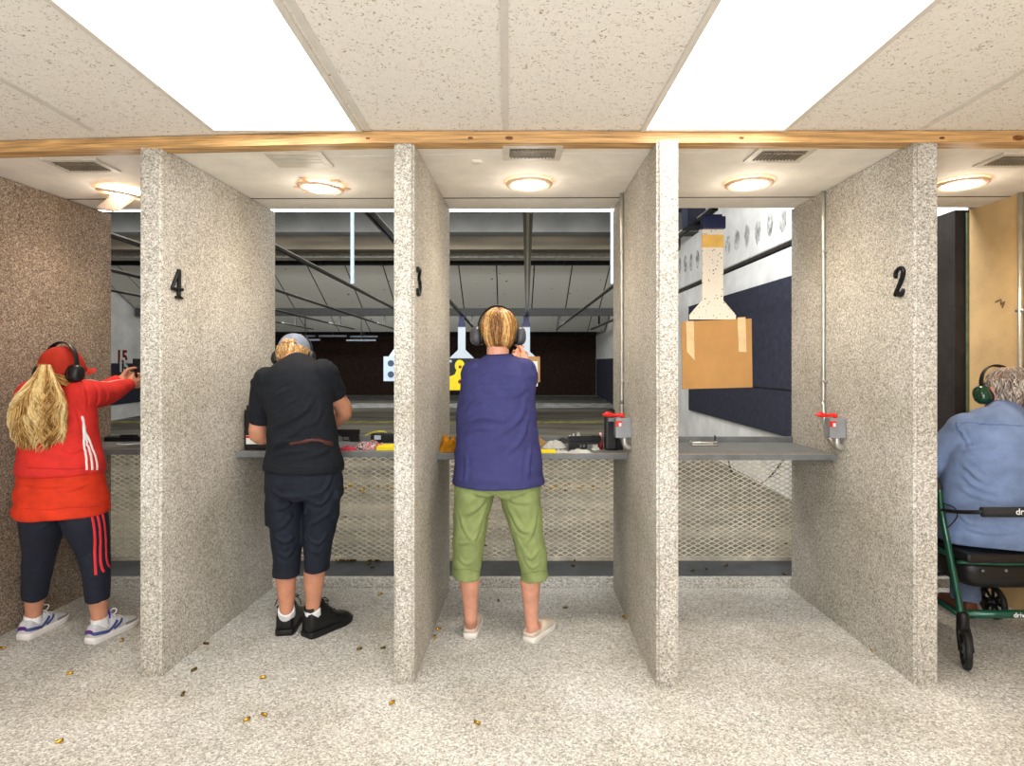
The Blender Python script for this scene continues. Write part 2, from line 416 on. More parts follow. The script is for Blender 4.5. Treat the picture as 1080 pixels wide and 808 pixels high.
# ------------------------------------------------------------------ ceiling baffles of the range
def baffle(y0, z0, y1, z1, pw, xoff, name_label, beamdrop=0.17, m=M_ply, beam=True, gap=0.025, x0=-8.6, x1=2.9):
    root = thing('ceiling_baffle', name_label, 'baffle', ((x0 + x1) / 2, y0, z0), 'sloping bullet baffles under the range ceiling')
    d = Vector((0, y1 - y0, z1 - z0)); nrm = Vector((0, -d.z, d.y)).normalized()
    x = x0 - xoff
    bmb = B(); prism(bmb, [(x0, y0, z0), (x1, y0, z0), (x1, y1, z1), (x0, y1, z1)], -nrm * 0.02 if nrm.y < 0 else nrm * 0.02)
    obj('backing', bmb, M_blk, root)
    while x < x1:
        a, b = max(x + gap / 2, x0), min(x + pw - gap / 2, x1)
        if b - a > 0.03:
            off = Vector((0, -0.012, -0.006))
            bm = B(); prism(bm, [Vector((a, y0, z0)) + off, Vector((b, y0, z0)) + off, Vector((b, y1, z1)) + off, Vector((a, y1, z1)) + off], (0, 0.01, 0.004))
            obj('board', bm, m, root)
        x += pw
    if beam:
        bm = B(); box(bm, ((x0 + x1) / 2, y0 + 0.0, z0 + 0.05), (x1 - x0, 0.08, 0.10)); obj('top_angle', bm, M_blk, root)
        bm = B(); box(bm, ((x0 + x1) / 2, y1 + 0.02, z1 - beamdrop / 2), (x1 - x0, 0.14, beamdrop)); obj('bottom_beam', bm, M_beam, root)
    return root
baffle(12.5, 3.49, 14.0, 2.75, 0.78, 0.24, 'nearest sloping row of pale boards across the range ceiling, dark seams between')
baffle(17.2, 3.10, 18.6, 2.48, 0.95, 0.4, 'second row of pale speckled boards lower and farther than the first', beam=False)
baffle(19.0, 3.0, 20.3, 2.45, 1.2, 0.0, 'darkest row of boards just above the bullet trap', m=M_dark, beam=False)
# deck joists above the first baffle
for y, z0, z1, m in ((9.6, 3.50, 3.8, M_conc), (10.6, 3.42, 3.8, M_conc2), (11.6, 3.46, 3.8, plain('deck_lightened', (176, 173, 164), .8, var=.14))):  # last joist coloured paler to make up for the light missing there
    bm = B(); box(bm, (-2.9, y, (z0 + z1) / 2), (11.8, 0.32, z1 - z0)); struct('ceiling_joist', bm, m)
bm = B()
for k in range(9): box(bm, (-7.6 + 1.25 * k, 12.40, 3.62), (0.07, 0.05, 0.30))
struct('ceiling_hanger', bm, M_blk)
# slim lamps far down the range
for i, (px, py, yy) in enumerate(((318, 354.5, 18.9), (351, 354.5, 18.9), (384, 355, 18.9), (322, 358.5, 17.6), (381, 359, 17.6))):
    c = P(px, py, yy)
    bm = B(); box(bm, c, (0.85, 0.1, 0.05)); o = obj('strip_lamp', bm, plain('lamp_body', (120, 130, 142), 0.5) if i == 0 else bpy.data.materials['lamp_body'])
    bm = B(); box(bm, c + Vector((0, 0, 0.4)), (0.02, 0.02, 0.8)); obj('hanger', bm, M_blk, o)
    tag(o, 'unlit strip lamp hung low at the far end of the range', 'lamp', 'unlit strip lamps at the end of the range')

# ------------------------------------------------------------------ bright fluorescent tubes just behind the booth ceiling
for x0, x1, y, lab in ((-2.75, -1.62, 3.98, 'lit fluorescent tube above the lane of the person in red'), (-1.55, -0.42, 3.95, 'lit fluorescent tube above lane 4, the one over the person in black'), (-0.40, 0.75, 3.93, 'lit fluorescent tube above lane 3, the one over the person in blue')):
    z = CAMZ + 165.0 / F * y
    r = thing('fluorescent_tube', lab, 'lamp', ((x0 + x1) / 2, y, z))
    bm = B(); tube(bm, [(x0, y, z), (x1, y, z)], 0.009, 12); obj('tube', bm, M_tube, r, True)
    bm = B(); box(bm, ((x0 + x1) / 2, y + 0.005, z + 0.045), (x1 - x0, 0.09, 0.04)); obj('housing', bm, M_white, r)
    for x in (x0 + 0.1, x1 - 0.1):
        bm = B(); tube(bm, [(x, y, z + 0.06), (x, y, 3.8)], 0.006, 6); obj('suspension_wire', bm, M_blk, r)
# ================================================================== BOOTH PARTITIONS
def numeral(strokes, depth, O, u, v, w, s):
    """strokes: list of [(x, y, halfwidth)] in numeral space (height 1); built as bevel-topped ribbons standing on a wall"""
    bm = B(); O = Vector(O); u = Vector(u).normalized(); v = Vector(v).normalized(); w = Vector(w).normalized()
    for st in strokes:
        pts = catmull([Vector((x, y, h)) for x, y, h in st], 6)
        rows = []
        for i, p in enumerate(pts):
            a = pts[max(i - 1, 0)]; b = pts[min(i + 1, len(pts) - 1)]
            t = Vector((b.x - a.x, b.y - a.y)); t = t.normalized() if t.length > 1e-6 else Vector((1, 0)); n = Vector((-t.y, t.x)); h = p.z
            def W(x, y, z): return O + u * (x * s) + v * (y * s) + w * z
            rows.append([W(p.x + n.x * h, p.y + n.y * h, 0), W(p.x + n.x * h, p.y + n.y * h, depth * .6), W(p.x + n.x * h * .55, p.y + n.y * h * .55, depth),
                         W(p.x - n.x * h * .55, p.y - n.y * h * .55, depth), W(p.x - n.x * h, p.y - n.y * h, depth * .6), W(p.x - n.x * h, p.y - n.y * h, 0)])
        loft(bm, rows)
    return bm
N2 = [[(.12, .70, .05), (.05, .73, .085), (.07, .84, .07), (.20, .97, .055), (.36, .97, .07), (.47, .84, .085), (.43, .66, .09), (.28, .42, .08), (.12, .20, .07), (.02, .04, .06)],
      [(.02, .06, .05), (.14, .13, .075), (.28, .06, .085), (.40, .07, .075), (.47, .17, .05), (.48, .24, .03)]]
N4 = [[(.42, 1.0, .075), (.41, .5, .07), (.40, .05, .07)], [(.40, 1.0, .045), (.22, .66, .05), (.02, .32, .05)], [(.0, .32, .06), (.3, .30, .065), (.62, .34, .06)], [(.22, .03, .04), (.41, .05, .06), (.60, .03, .04)]]
N3 = [[(.06, .80, .06), (.05, .96, .055), (.25, .95, .055), (.48, .97, .06), (.40, .80, .06), (.24, .60, .06)],
      [(.22, .60, .055), (.42, .55, .075), (.52, .36, .09), (.44, .12, .085), (.24, .02, .06), (.06, .08, .07), (.06, .22, .075)]]
M_numeral = plain('numeral_black', (20, 20, 22), 0.28, 0.35, var=0.1)

def partition(pts, m, label):
    """pts: four floor corners (front-left, front-right, back-right, back-left)"""
    cx = sum(p[0] for p in pts) / 4; cy = sum(p[1] for p in pts) / 4
    bm = B(); prism(bm, [(x, y, 0.0) for x, y in pts], (0, 0, ZP))
    bmesh.ops.bevel(bm, geom=[e for e in bm.edges if abs(e.verts[0].co.z - e.verts[1].co.z) > 1], offset=0.012, segments=3, affect='EDGES')
    # slightly uneven carpeted edges
    o = obj('booth_partition', bm, m, None, 'auto'); origin(o, (cx, cy, 0))
    tag(o, label, 'partition'); return o
def corners(fl, fr, yf, bl, br, yb): return [(fl, yf), (fr, yf), (br, yb), (bl, yb)]
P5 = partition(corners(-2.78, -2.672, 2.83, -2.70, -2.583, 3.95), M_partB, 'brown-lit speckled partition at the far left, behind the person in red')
P4 = partition(corners(-1.670, -1.571, 2.735, -1.60, -1.499, 3.90), M_part, 'speckled booth partition bearing the black numeral 4')
P3 = partition(corners(-.510, -.420, 2.675, -.47, -.375, 3.84), M_part, 'speckled booth partition bearing the black numeral 3')
P23 = partition(corners(.645, .741, 2.648, .657, .755, 3.84), M_part, 'speckled booth partition without a numeral, right of the person in blue')
P2 = partition(corners(1.783, 1.890, 2.667, 1.782, 1.885, 3.84), M_part, 'speckled booth partition bearing the black numeral 2')
def numeral_on(part, strokes, a, b, t, z, s, side, face=1):
    """on the plan line a->b (front to back) at fraction t; side = +1 when the face looks to +X"""
    a = Vector((*a, 0)); b = Vector((*b, 0)); d = (b - a).normalized(); n = Vector((d.y, -d.x, 0)) * side
    if n.x * side < 0: n = -n
    u = d if side > 0 else -d
    O = a + (b - a) * t + Vector((0, 0, z)) + n * 0.001
    o = obj('number', numeral(strokes, 0.012, O, u, (0, 0, 1), n, s), M_numeral, part)
    return o
o = numeral_on(P4, N4, (-1.571, 2.735), (-1.499, 3.90), 0.062, 1.722, 0.136, 1); o['label'] = 'black numeral 4'
o = numeral_on(P3, N3, (-.420, 2.675), (-.375, 3.84), 0.045, 1.725, 0.125, 1); o['label'] = 'black numeral 3'
o = numeral_on(P2, N2, (1.783, 2.667), (1.782, 3.84), 0.112, 1.722, 0.13, -1); o['label'] = 'black numeral 2'

# ================================================================== SHELVES, GUARDS, SILLS
ZS = 0.925
def shelf(x0f, x0b, x1f, x1b, yf, yb, label):
    r = thing('shooting_shelf', label, 'shelf', ((x0f + x1f) / 2, (yf + yb) / 2, ZS))
    g = 0.002
    bm = B(); prism(bm, [(x0f + g, yf + 0.012, ZS - 0.026), (x1f - g, yf + 0.012, ZS - 0.026), (x1b - g, yb, ZS - 0.026), (x0b + g, yb, ZS - 0.026)], (0, 0, 0.026)); obj('top', bm, M_shelf, r)
    bm = B(); box(bm, ((x0f + x1f) / 2, yf + 0.006, ZS - 0.016), (x1f - x0f - 2 * g, 0.012, 0.032), bev=0.003); obj('front_edge', bm, M_shelf, r)
    bm = B(); box(bm, ((x0f + x1f) / 2, yf + 0.008, ZS + 0.0005), (x1f - x0f - 0.02, 0.006, 0.0015)); obj('worn_line', bm, M_shelfedge, r)
    bm = B(); box(bm, ((x0b + x1b) / 2, yb + 0.012, ZS + 0.005), (x1b - x0b - 2 * g, 0.022, 0.062), bev=0.003); obj('back_lip', bm, M_shelf, r)
    return r
shelf(-2.62, -2.585, -1.63, -1.601, 3.50, 3.90, 'grey shelf in the lane of the person in red, mostly hidden by the partition')
shelf(-1.535, -1.503, -.482, -.472, 3.40, 3.86, 'grey shelf in lane 4 in front of the person in black')
shelf(-.398, -.376, .653, .656, 3.32, 3.81, 'grey shelf in lane 3 strewn with papers and a pistol')
shelf(.749, .754, 1.782, 1.781, 3.295, 3.81, 'grey shelf in lane 2 holding only a small metal clip')
shelf(1.89, 1.886, 2.908, 2.908, 3.42, 3.81, 'grey shelf in front of the seated person in denim')
# expanded-metal guards: real diamond lattice
def lattice(x0, x1, z0, z1, y, pw=0.0655, ph=0.0335, wid=0.0078, th=0.0035):
    bm = B(); nrow = int((z1 - z0) / (ph / 2)); k = 0
    nx = int((x1 - x0) / (pw / 2))
    for r in range(nrow + 1):
        z = z0 + r * ph / 2
        # zig-zag strand: half-pitch steps, phase alternates per row
        prev = None
        for i in range(nx + 1):
            x = x0 + i * pw / 2
            zz = z + (ph / 4 if (i + r) % 2 == 0 else -ph / 4)
            w = wid / 2
            row = [bm.verts.new((x, y - th, zz - w)), bm.verts.new((x, y - th * .2, zz + w)), bm.verts.new((x, y + th, zz + w * .6)), bm.verts.new((x, y + th * .2, zz - w))]
            if prev:
                for a in range(4): bm.faces.new((prev[a], prev[(a + 1) % 4], row[(a + 1) % 4], row[a]))
            prev = row
    return bm
lat = None
for x0, x1, lab in ((-3.30, -2.10, 'diamond mesh guard under the shelf beside the person in red'), (-2.10, -.60, 'diamond mesh guard under the shelf in lane 4'), (-.60, .95, 'diamond mesh guard under the shelf in lane 3, behind the person in blue'), (.95, 2.05, 'diamond mesh guard under the empty shelf in lane 2'), (2.05, 2.90, 'diamond mesh guard in front of the seated person')):
    r = thing('mesh_guard', lab, 'mesh guard', ((x0 + x1) / 2, 4.24, 0.05))
    obj('mesh', lattice(x0 + .008, x1 - .03, 0.075, 0.84, 4.24), M_mesh, r)
    bm = B(); box(bm, ((x0 + x1) / 2, 4.24, 0.062), (x1 - x0 - .004, 0.03, 0.024)); obj('bottom_rail', bm, M_mesh, r)
    bm = B(); box(bm, ((x0 + x1) / 2, 4.24, 0.85), (x1 - x0 - .004, 0.03, 0.024)); obj('top_rail', bm, M_steel, r)
for x0, x1, lab in ((-3.30, -2.10, 'dark steel sill at the back of the lane of the person in red'), (-2.10, -.60, 'dark steel sill across the back of lane 4 with casings on it'), (-.60, .95, 'dark steel sill across the back of lane 3 behind the green trousers'), (.95, 2.05, 'dark steel sill across the back of lane 2'), (2.05, 2.90, 'dark steel sill at the back of the lane of the seated person')):
    bm = B(); box(bm, ((x0 + x1) / 2, 4.075, 0.0245), (x1 - x0 - .004, 0.34, 0.051)); o = obj('sill_plate', bm, M_steel); origin(o, ((x0 + x1) / 2, 4.075, 0)); tag(o, lab, 'sill')

# ================================================================== CEILING FIXTURES
def troffer(x0, x1, y0, y1, label):
    r = thing('ceiling_light', label, 'ceiling light', ((x0 + x1) / 2, (y0 + y1) / 2, ZC))
    bm = B(); w = 0.022
    for a, b, c, d in ((x0, x0 + w, y0, y1), (x1 - w, x1, y0, y1), (x0 + w, x1 - w, y0, y0 + w), (x0 + w, x1 - w, y1 - w, y1)):
        box(bm, ((a + b) / 2, (c + d) / 2, ZC - 0.005), (b - a, d - c, 0.012))
    obj('frame', bm, M_frame, r)
    bm = B(); box(bm, ((x0 + x1) / 2, (y0 + y1) / 2, ZC - 0.002), (x1 - x0 - 2 * w, y1 - y0 - 2 * w, 0.006)); obj('diffuser', bm, M_diff, r)
    return r
troffer(-1.305, -.645, 1.24, 2.662, 'bright white ceiling light panel above the booths, the left one')
troffer(.575, 1.215, 1.24, 2.656, 'bright white ceiling light panel above the booths, the right one')
for x in (-1.225, .595):
    for y0 in (-1.2, ):
        troffer(x, x + .605, y0 + .02, y0 + 1.18, 'lit ceiling panel behind the viewpoint')['group'] = 'lit ceiling panels behind the viewpoint'
def downlight(x, y, label, broken=0):
    r = thing('recessed_lamp', label, 'recessed lamp', (x, y, ZB))
    bm = B(); n = 28; a = 0.122; rings = []
    sw = 0.10 if broken else 0.0
    prof = [(0.125, 0.0), (0.123, -0.008), (0.108, -0.014), (0.096, -0.008), (0.094, 0.0)]
    if broken == 2:
        pass
    tilt = Matrix.Rotation(R(5 if broken == 1 else (10 if broken == 2 else 0)), 3, Vector((0.5, 1, 0)).normalized())
    lo = []
    for rr, h in prof:
        lo.append([Vector((x, y, ZB - (0.010 if broken else 0) - (0.012 if broken == 2 else 0))) + tilt @ Vector((rr * math.cos(2 * math.pi * k / n), rr * math.sin(2 * math.pi * k / n), h)) for k in range(n)])
    loft(bm, lo, caps=False)
    obj('trim_ring', bm, M_trim, r, True)
    bm = B(); lathe(bm, [(0.093, 0.0), (0.085, -0.016), (0.06, -0.028), (0.03, -0.034), (0.002, -0.036)], (x, y, ZB - 0.001), n=24); obj('bulb', bm, M_bulb, r, True)
    if broken == 1:
        bm = B()
        for q in range(5):
            an = 0.4 + q * 1.3; c = Vector((x + .13 * math.cos(an), y + .13 * math.sin(an), ZB - 0.006))
            box(bm, c, (0.05, 0.03, 0.004), rotz=an + .4)
        box(bm, (x - .02, y + .10, ZB - .012), (0.2, 0.02, 0.006), rotz=.15)
        o = obj('cracked_trim', bm, M_trim, r); o['label'] = 'cracked trim pieces'
    if broken == 0:
        bm = B(); box(bm, (x - .02, y + .125, ZB - .003), (0.24, 0.07, 0.004)); obj('backing_card', bm, M_trim, r)
    L = bpy.data.lights.new('lamp_glow', 'SPOT'); L.energy = 30; L.color = (1.0, 0.88, 0.72); L.spot_size = R(150); L.spot_blend = 0.9; L.shadow_soft_size = 0.09
    lo = bpy.data.objects.new('lamp_light', L); COL.objects.link(lo); lo.parent = r; lo.location = (0, 0, -0.06)
    L2 = bpy.data.lights.new('lamp_halo', 'POINT'); L2.energy = 1.6; L2.color = (1.0, 0.9, 0.76); L2.shadow_soft_size = 0.05
    l2 = bpy.data.objects.new('lamp_halo', L2); COL.objects.link(l2); l2.parent = r; l2.location = (0, 0, -0.13)
    return r
downlight(-1.03, 3.32, 'glowing recessed lamp with a cracked trim ring in the booth ceiling of lane 4', 1)
downlight(.107, 3.255, 'glowing recessed lamp above the person in blue', 3)
downlight(1.287, 3.255, 'glowing recessed lamp in the booth ceiling of lane 2', 3)
downlight(2.427, 3.255, 'glowing recessed lamp above the seated person in denim', 3)
r5 = downlight(-2.17, 3.40, 'glowing recessed lamp hanging loose from the booth ceiling above the person in red', 2)
bm = B()   # drooping ribbed lens
rows = []
for i in range(9):
    t = i / 8
    c = P(146 - 36 * t, 205 + 9 * t, 3.44 + .1 * t); e = P(146 - 90 * t * .0 - 20 * t, 214 + 6 * math.sin(t * 3.1), 3.46 + .2 * t)
rows = [[P(100, 220, 3.52), P(119, 223.5, 3.52), P(128, 221.5, 3.52), P(146, 209, 3.50)], [P(110, 212, 3.46), P(122, 214, 3.46), P(131, 213, 3.46), P(147, 203.5, 3.44)], [P(115, 207.5, 3.42), P(126, 208, 3.42), P(134, 206.5, 3.42), P(148, 200, 3.40)]]
vv = [[bm.verts.new(p) for p in rw] for rw in rows]
for i in range(2):
    for k in range(3): bm.faces.new((vv[i][k], vv[i][k + 1], vv[i + 1][k + 1], vv[i + 1][k]))
bmesh.ops.subdivide_edges(bm, edges=bm.edges[:], cuts=4, use_grid_fill=True, smooth=0.6)
g = bmesh.ops.solidify(bm, geom=bm.faces[:], thickness=0.004)
o = obj('hanging_lens', bm, plain('lens_plastic', (232, 206, 184), 0.4, var=0.06, scale=30, stretch=(8, .5, .5)), r5, True); o['label'] = 'drooping ribbed plastic lens'
def vent(x, y, label, closed=False, rot=0.0):
    r = thing('ceiling_vent', label, 'ceiling vent', (x, y, ZB)); w, d = 0.21, 0.13
    bm = B(); fr = 0.03
    for cx, cy, sx, sy in ((0, -d / 2 - fr / 2, w + 2 * fr, fr), (0, d / 2 + fr / 2, w + 2 * fr, fr), (-w / 2 - fr / 2, 0, fr, d), (w / 2 + fr / 2, 0, fr, d)):
        box(bm, (x + cx, y + cy, ZB - 0.004), (sx, sy, 0.010))
    obj('frame', bm, M_vent, r)
    bm = B(); box(bm, (x, y, ZB - 0.001), (w, d, 0.004)); obj('duct', bm, M_vent if closed else M_slat, r)
    bm = B()
    if closed:
        for k in range(3): box(bm, (x, y - d / 2 + d * (k + .5) / 3, ZB - 0.008), (w, d / 3 - 0.006, 0.006), bev=0.002)
        obj('louver', bm, M_vent, r)
    else:
        for k in range(13): box(bm, (x - w / 2 + w * (k + .5) / 13, y, ZB - 0.006), (0.005, d, 0.010))
        for k in range(1): box(bm, (x, y - 0.03, ZB - 0.008), (w, 0.006, 0.008))
        obj('louver', bm, M_slat, r)
    return r
vent(-1.00, 2.90, 'closed white louvered vent in the booth ceiling of lane 4', True)
vent(.107, 2.80, 'open grille vent in the booth ceiling above the person in blue')
vent(1.262, 2.83, 'open grille vent in the booth ceiling above the bare cardboard target lane')
vent(2.42, 2.90, 'open grille vent in the booth ceiling above the seated person')
vent(-2.10, 2.98, 'open grille vent in the booth ceiling above the person in red')
bm = B(); lathe(bm, [(0.028, 0.0), (0.026, -0.006), (0.002, -0.008)], (-.155, 2.93, ZB), n=20); o = obj('cover_disc', bm, M_boothceil, None, True); origin(o, (-.155, 2.93, ZB)); tag(o, 'small round cover disc on the booth ceiling of lane 3', 'disc')

# ================================================================== TARGET CONTROLS WITH CONDUIT
def control(x, yb, ybox, label, bend=True, W=1, dx=0.0):
    """grey switch box with red lever, fed by a conduit running down partition face at x (face looks to -X)"""
    r = thing('target_control', label, 'switch box', (x, ybox, 1.05))
    sx = x - 0.012
    bm = B()
    yp = yb
    pts = [(sx, yp, ZB - 0.004), (sx, yp, 1.30), (sx, yp, 1.20)]
    if bend: pts += [(sx, yp - 0.01, 1.10), (sx, yp - 0.04, 1.03), (sx - .01, yp - 0.12, 0.985), (sx - .02, ybox + .02, 0.985)]
    else: pts += [(sx, yp, 1.12), (sx - .01, yp - .03, 1.03), (sx - .02, ybox, 1.0)]
    tube(bm, [Vector(p) for p in pts], 0.0115, 10, sub=5); obj('conduit', bm, M_galv, r, True)
    bm = B()
    for z in (2.05, 1.32): box(bm, (sx + .004, yp, z), (0.02, 0.05, 0.016), bev=0.003)
    obj('conduit_strap', bm, M_galv, r)
    bm = B(); box(bm, (x - 0.045, ybox, 1.075), (0.085, 0.06, 0.105), bev=0.004); bx_ = obj('switch_box', bm, M_boxgrey, r)
    bm = B(); box(bm, (x - 0.072, ybox - 0.031, 1.098), (0.034, 0.003, 0.03)); o = obj('warning_sticker', bm, M_red, bx_)
    bm = B(); box(bm, (x - 0.066, ybox - 0.033, 1.094), (0.014, 0.002, 0.018)); obj('sticker_mark', bm, M_whitep, bx_)
    bm = B(); tube(bm, [(x - 0.15, ybox - .01, 1.145), (x - 0.128, ybox - .01, 1.147), (x - 0.10, ybox - .01, 1.142), (x - 0.06, ybox - .01, 1.144), (x - 0.05, ybox - .01, 1.14)], [0.006, 0.015, 0.009, 0.010, 0.013], 12, sub=4, rounded=True); obj('lever', bm, M_red, r, True)
    bm = B(); tube(bm, [(x - 0.035, ybox, 1.022), (x - 0.035, ybox, 0.99), (x - 0.02, ybox, 0.975), (x - .004, ybox, .97)], 0.017, 10, sub=4, rounded=True); obj('elbow_fitting', bm, M_galv, r, True)
    return r
control(1.782, 3.42, 3.235, 'grey switch box with red lever on the partition numbered 2')
control(.654, 3.46, 3.25, 'grey switch box with red lever beside the black hearing case in lane 3', bend=False)
# conduit in the lane at the far right
bm = B(); xx = 2.906; tube(bm, [(xx, 3.45, ZB - .004), (xx, 3.45, 1.0), (xx, 3.45, .95)], 0.0125, 10)
for z in (1.72, 1.15): box(bm, (xx, 3.45, z), (0.018, 0.05, 0.016))
o = obj('wall_conduit', bm, M_galv, None, True); origin(o, (xx, 3.45, .95)); tag(o, 'galvanised conduit running down the beige wall at the right edge', 'conduit')
bm = B(); tube(bm, [(2.917, 3.64, 1.79), (2.917, 3.60, 1.80), (2.917, 3.60, 1.77), (2.917, 3.575, 1.785), (2.917, 3.59, 1.75)], 0.004, 5, sub=3); struct('trim_7', bm, M_dkmark if 'M_dkmark' in globals() else plain('pencil_mark', (120, 96, 70), 0.8))

# ================================================================== RAILS, CARRIERS, TARGETS
ZR = 2.45
rails = []
for i, (x0, x1, lab) in enumerate(((.125, .50, 'dark target rail running straight down the range above lane 3'), (1.37, 1.33, 'dark target rail running down the range above lane 2'), (2.40, 2.30, 'dark target rail along the white right-hand range wall'), (-.95, -.95, 'dark target rail above lane 4'), (-2.05, -2.10, 'dark target rail with a pale hanger rod, left of the lane 4 rail'), (-3.2, -3.2, 'dark target rail second to the left of the lane 4 rail'), (-4.35, -4.35, 'dark target rail third to the left of the lane 4 rail'), (-5.5, -5.5, 'leftmost visible dark target rail'))):
    r = thing('target_rail', lab, 'target rail', ((x0 + x1) / 2, 11, ZR)); Y0, Y1 = 4.035, 17.0
    rails.append(r); bm = B()
    kk = 1.0 if i == 0 else (.75 if i in (2, 3) else .55)
    for s in (-.022 * kk, .022 * kk): g = .012 * kk; prism(bm, [(x0 + s - g, Y0, ZR + .015 - .045 * kk), (x0 + s + g, Y0, ZR + .015 - .045 * kk), (x1 + s + g, Y1, ZR + .015 - .045 * kk), (x1 + s - g, Y1, ZR + .015 - .045 * kk)], (0, 0, 0.045 * kk))
    obj('track', bm, M_rail, r)
    bm = B(); prism(bm, [(x0 - .03 * kk, Y0, ZR + .016), (x0 + .03 * kk, Y0, ZR + .016), (x1 + .03 * kk, Y1, ZR + .016), (x1 - .03 * kk, Y1, ZR + .016)], (0, 0, 0.012)); obj('cover_strip', bm, M_galv, r)
    for yh in ((8.0, 15.6) if i in (0, 1, 4) else (15.6,)):
        x = x0 + (x1 - x0) * (yh - Y0) / (Y1 - Y0)
        bm = B(); box(bm, (x, yh, (ZR + 3.8) / 2), (0.045, 0.03, 3.8 - ZR - .09)); obj('hanger_rod', bm, M_pale if yh < 10 else M_blk, r)
def xr(x0, x1, y): return x0 + (x1 - x0) * (y - 3.97) / (17 - 3.97)
def holder(x, y, ztop, zneck, zbot, wn, wb, label, m, clampw):
    """carrier clamp on the rail with the flared board hanging under it"""
    r = thing('target_carrier', label, 'target carrier', (x, y, zbot))
    bm = B(); box(bm, (x, y, (ZR - .035 + ztop) / 2), (clampw * .75, 0.05, ZR - .035 - ztop)); 
    box(bm, (x, y - .01, ztop - .03), (clampw, 0.06, 0.08), bev=0.005); obj('clamp', bm, M_blue, r)
    bm = B(); prism(bm, [(x - wn / 2, y - .005, ztop - .02), (x + wn / 2, y - .005, ztop - .02), (x + wn / 2, y - .005, zneck), (x + wb / 2, y - .005, zbot + .03), (x + wb / 2, y - .005, zbot), (x - wb / 2, y - .005, zbot), (x - wb / 2, y - .005, zbot + .03), (x - wn / 2, y - .005, zneck)], (0, 0.010, 0)); obj('board', bm, m, r)
    return r
# lane 2: bare cardboard near the shelf
yt = 4.06; px2x = lambda px, y: (px - CX) / F * y; py2z = lambda py, y: CAMZ - (py - CY) / F * y
xc = px2x(751.5, yt)
h = holder(xc, yt, py2z(231, yt), py2z(317, yt), py2z(337, yt), .142, .31, 'bullet-holed white target holder hanging in lane 2', M_holder, .15)
bm = B(); box(bm, (xc, yt - .007, py2z(254.5, yt)), (.143, .004, .083)); o = obj('tape_band', bm, plain('yellow_tape', (238, 190, 96), 0.6, var=.05), h); o['label'] = 'yellowish tape band'
bm = B(); prism(bm, [(px2x(718, yt), yt - .0055, py2z(339.5, yt)), (px2x(792, yt), yt - .0055, py2z(336, yt)), (px2x(793, yt), yt - .0055, py2z(408.5, yt)), (px2x(719, yt), yt - .0055, py2z(410.5, yt))], (0, -.006, 0)); o = obj('cardboard_target', bm, M_card); origin(o, (px2x(755, yt), yt - .015, py2z(375, yt)))
tag(o, 'blank brown cardboard sheet taped to the holder in lane 2', 'cardboard')
for pts in ([(723, 339), (731, 338.6), (732, 380), (724, 371)], [(777, 335), (785.5, 334.6), (786.5, 371.5), (778.5, 371)]):
    bm = B(); prism(bm, [(px2x(a, yt), yt - .0116, py2z(b, yt)) for a, b in pts], (0, -.0015, 0)); obj('tape_strip', bm, M_tape, o)
# dark motor box bracketed to the lane 2 rail, seen left of the holder
bm = B(); box(bm, (1.355, 4.46, 2.50), (.13, .16, .16), bev=.008); o = obj('motor_box', bm, plain('motor_navy', (20, 23, 42), .5), rails[1]); o['label'] = 'dark navy motor box'
bm = B(); box(bm, (1.36, 4.46, 2.62), (.05, .06, .10)); obj('bracket', bm, M_blk, rails[1])
# lane 4 (yellow silhouette) and lane 3 targets
yt = 12.2; xa = px2x(487, yt)
h = holder(xa, yt, py2z(341, yt), py2z(369, yt), py2z(379, yt), .15, .48, 'pale target holder down the range in lane 4', M_holder2, .15)
def paper(name, x, y, px0, px1, py0, py1, m, label, cat='target'):
    bm = B(); prism(bm, [(px2x(px0, y), y, py2z(py0, y)), (px2x(px1, y), y, py2z(py0, y)), (px2x(px1, y), y, py2z(py1, y)), (px2x(px0, y), y, py2z(py1, y))], (0, .006, 0))
    o = obj(name, bm, m); origin(o, (px2x((px0 + px1) / 2, y), y, py2z((py0 + py1) / 2, y))); tag(o, label, cat); return o
yt2 = yt - .02
o = paper('paper_target', xa, yt2, 471, 508, 378, 412.5, plain('target_black', (34, 36, 40), .7), 'black paper target with a yellow torso silhouette in lane 4')
def sil(cx, base, s, top):
    pts = []
    for k in range(13):
        q = R(-50 + 280 * k / 12); pts.append((cx + 5.2 * s * math.cos(q), top + 6.3 * s - 6.3 * s * math.sin(q)))
    pts = pts[::1]
    return [(cx + 16 * s, base)] + [(cx + 15.5 * s, top + 22 * s), (cx + 13 * s, top + 18.5 * s), (cx + 5.4 * s, top + 15.5 * s)] + pts + [(cx - 5.4 * s, top + 15.5 * s), (cx - 13 * s, top + 18.5 * s), (cx - 15.5 * s, top + 22 * s), (cx - 16 * s, base)]
bm = B(); prism(bm, [(px2x(a, yt), yt2 - .001, py2z(b, yt)) for a, b in sil(485, 411.5, 1.0, 379.5)], (0, -.004, 0)); sl = obj('silhouette', bm, M_yellow, o); sl['label'] = 'yellow head-and-shoulders silhouette'
def disc(px, py, y, rpx, m, parent, name, dy=0):
    bm = B(); c = P(px, py, yt); rr = rpx / F * yt
    t = [(c.x + rr * math.cos(2 * math.pi * k / 20), y, c.z + rr * math.sin(2 * math.pi * k / 20)) for k in range(20)]
    prism(bm, t, (0, -.003, 0)); return obj(name, bm, m, parent)
M_dred = plain('target_red', (168, 36, 26), .6)
disc(485.3, 387, yt2 - .006, 1.7, M_dred, sl, 'head_ring'); disc(485.3, 402.5, yt2 - .006, 2.2, M_dred, sl, 'chest_ring')
disc(485.3, 387, yt2 - .010, .7, M_blk, sl, 'head_center'); disc(485.3, 402.5, yt2 - .010, .9, M_blk, sl, 'chest_center')
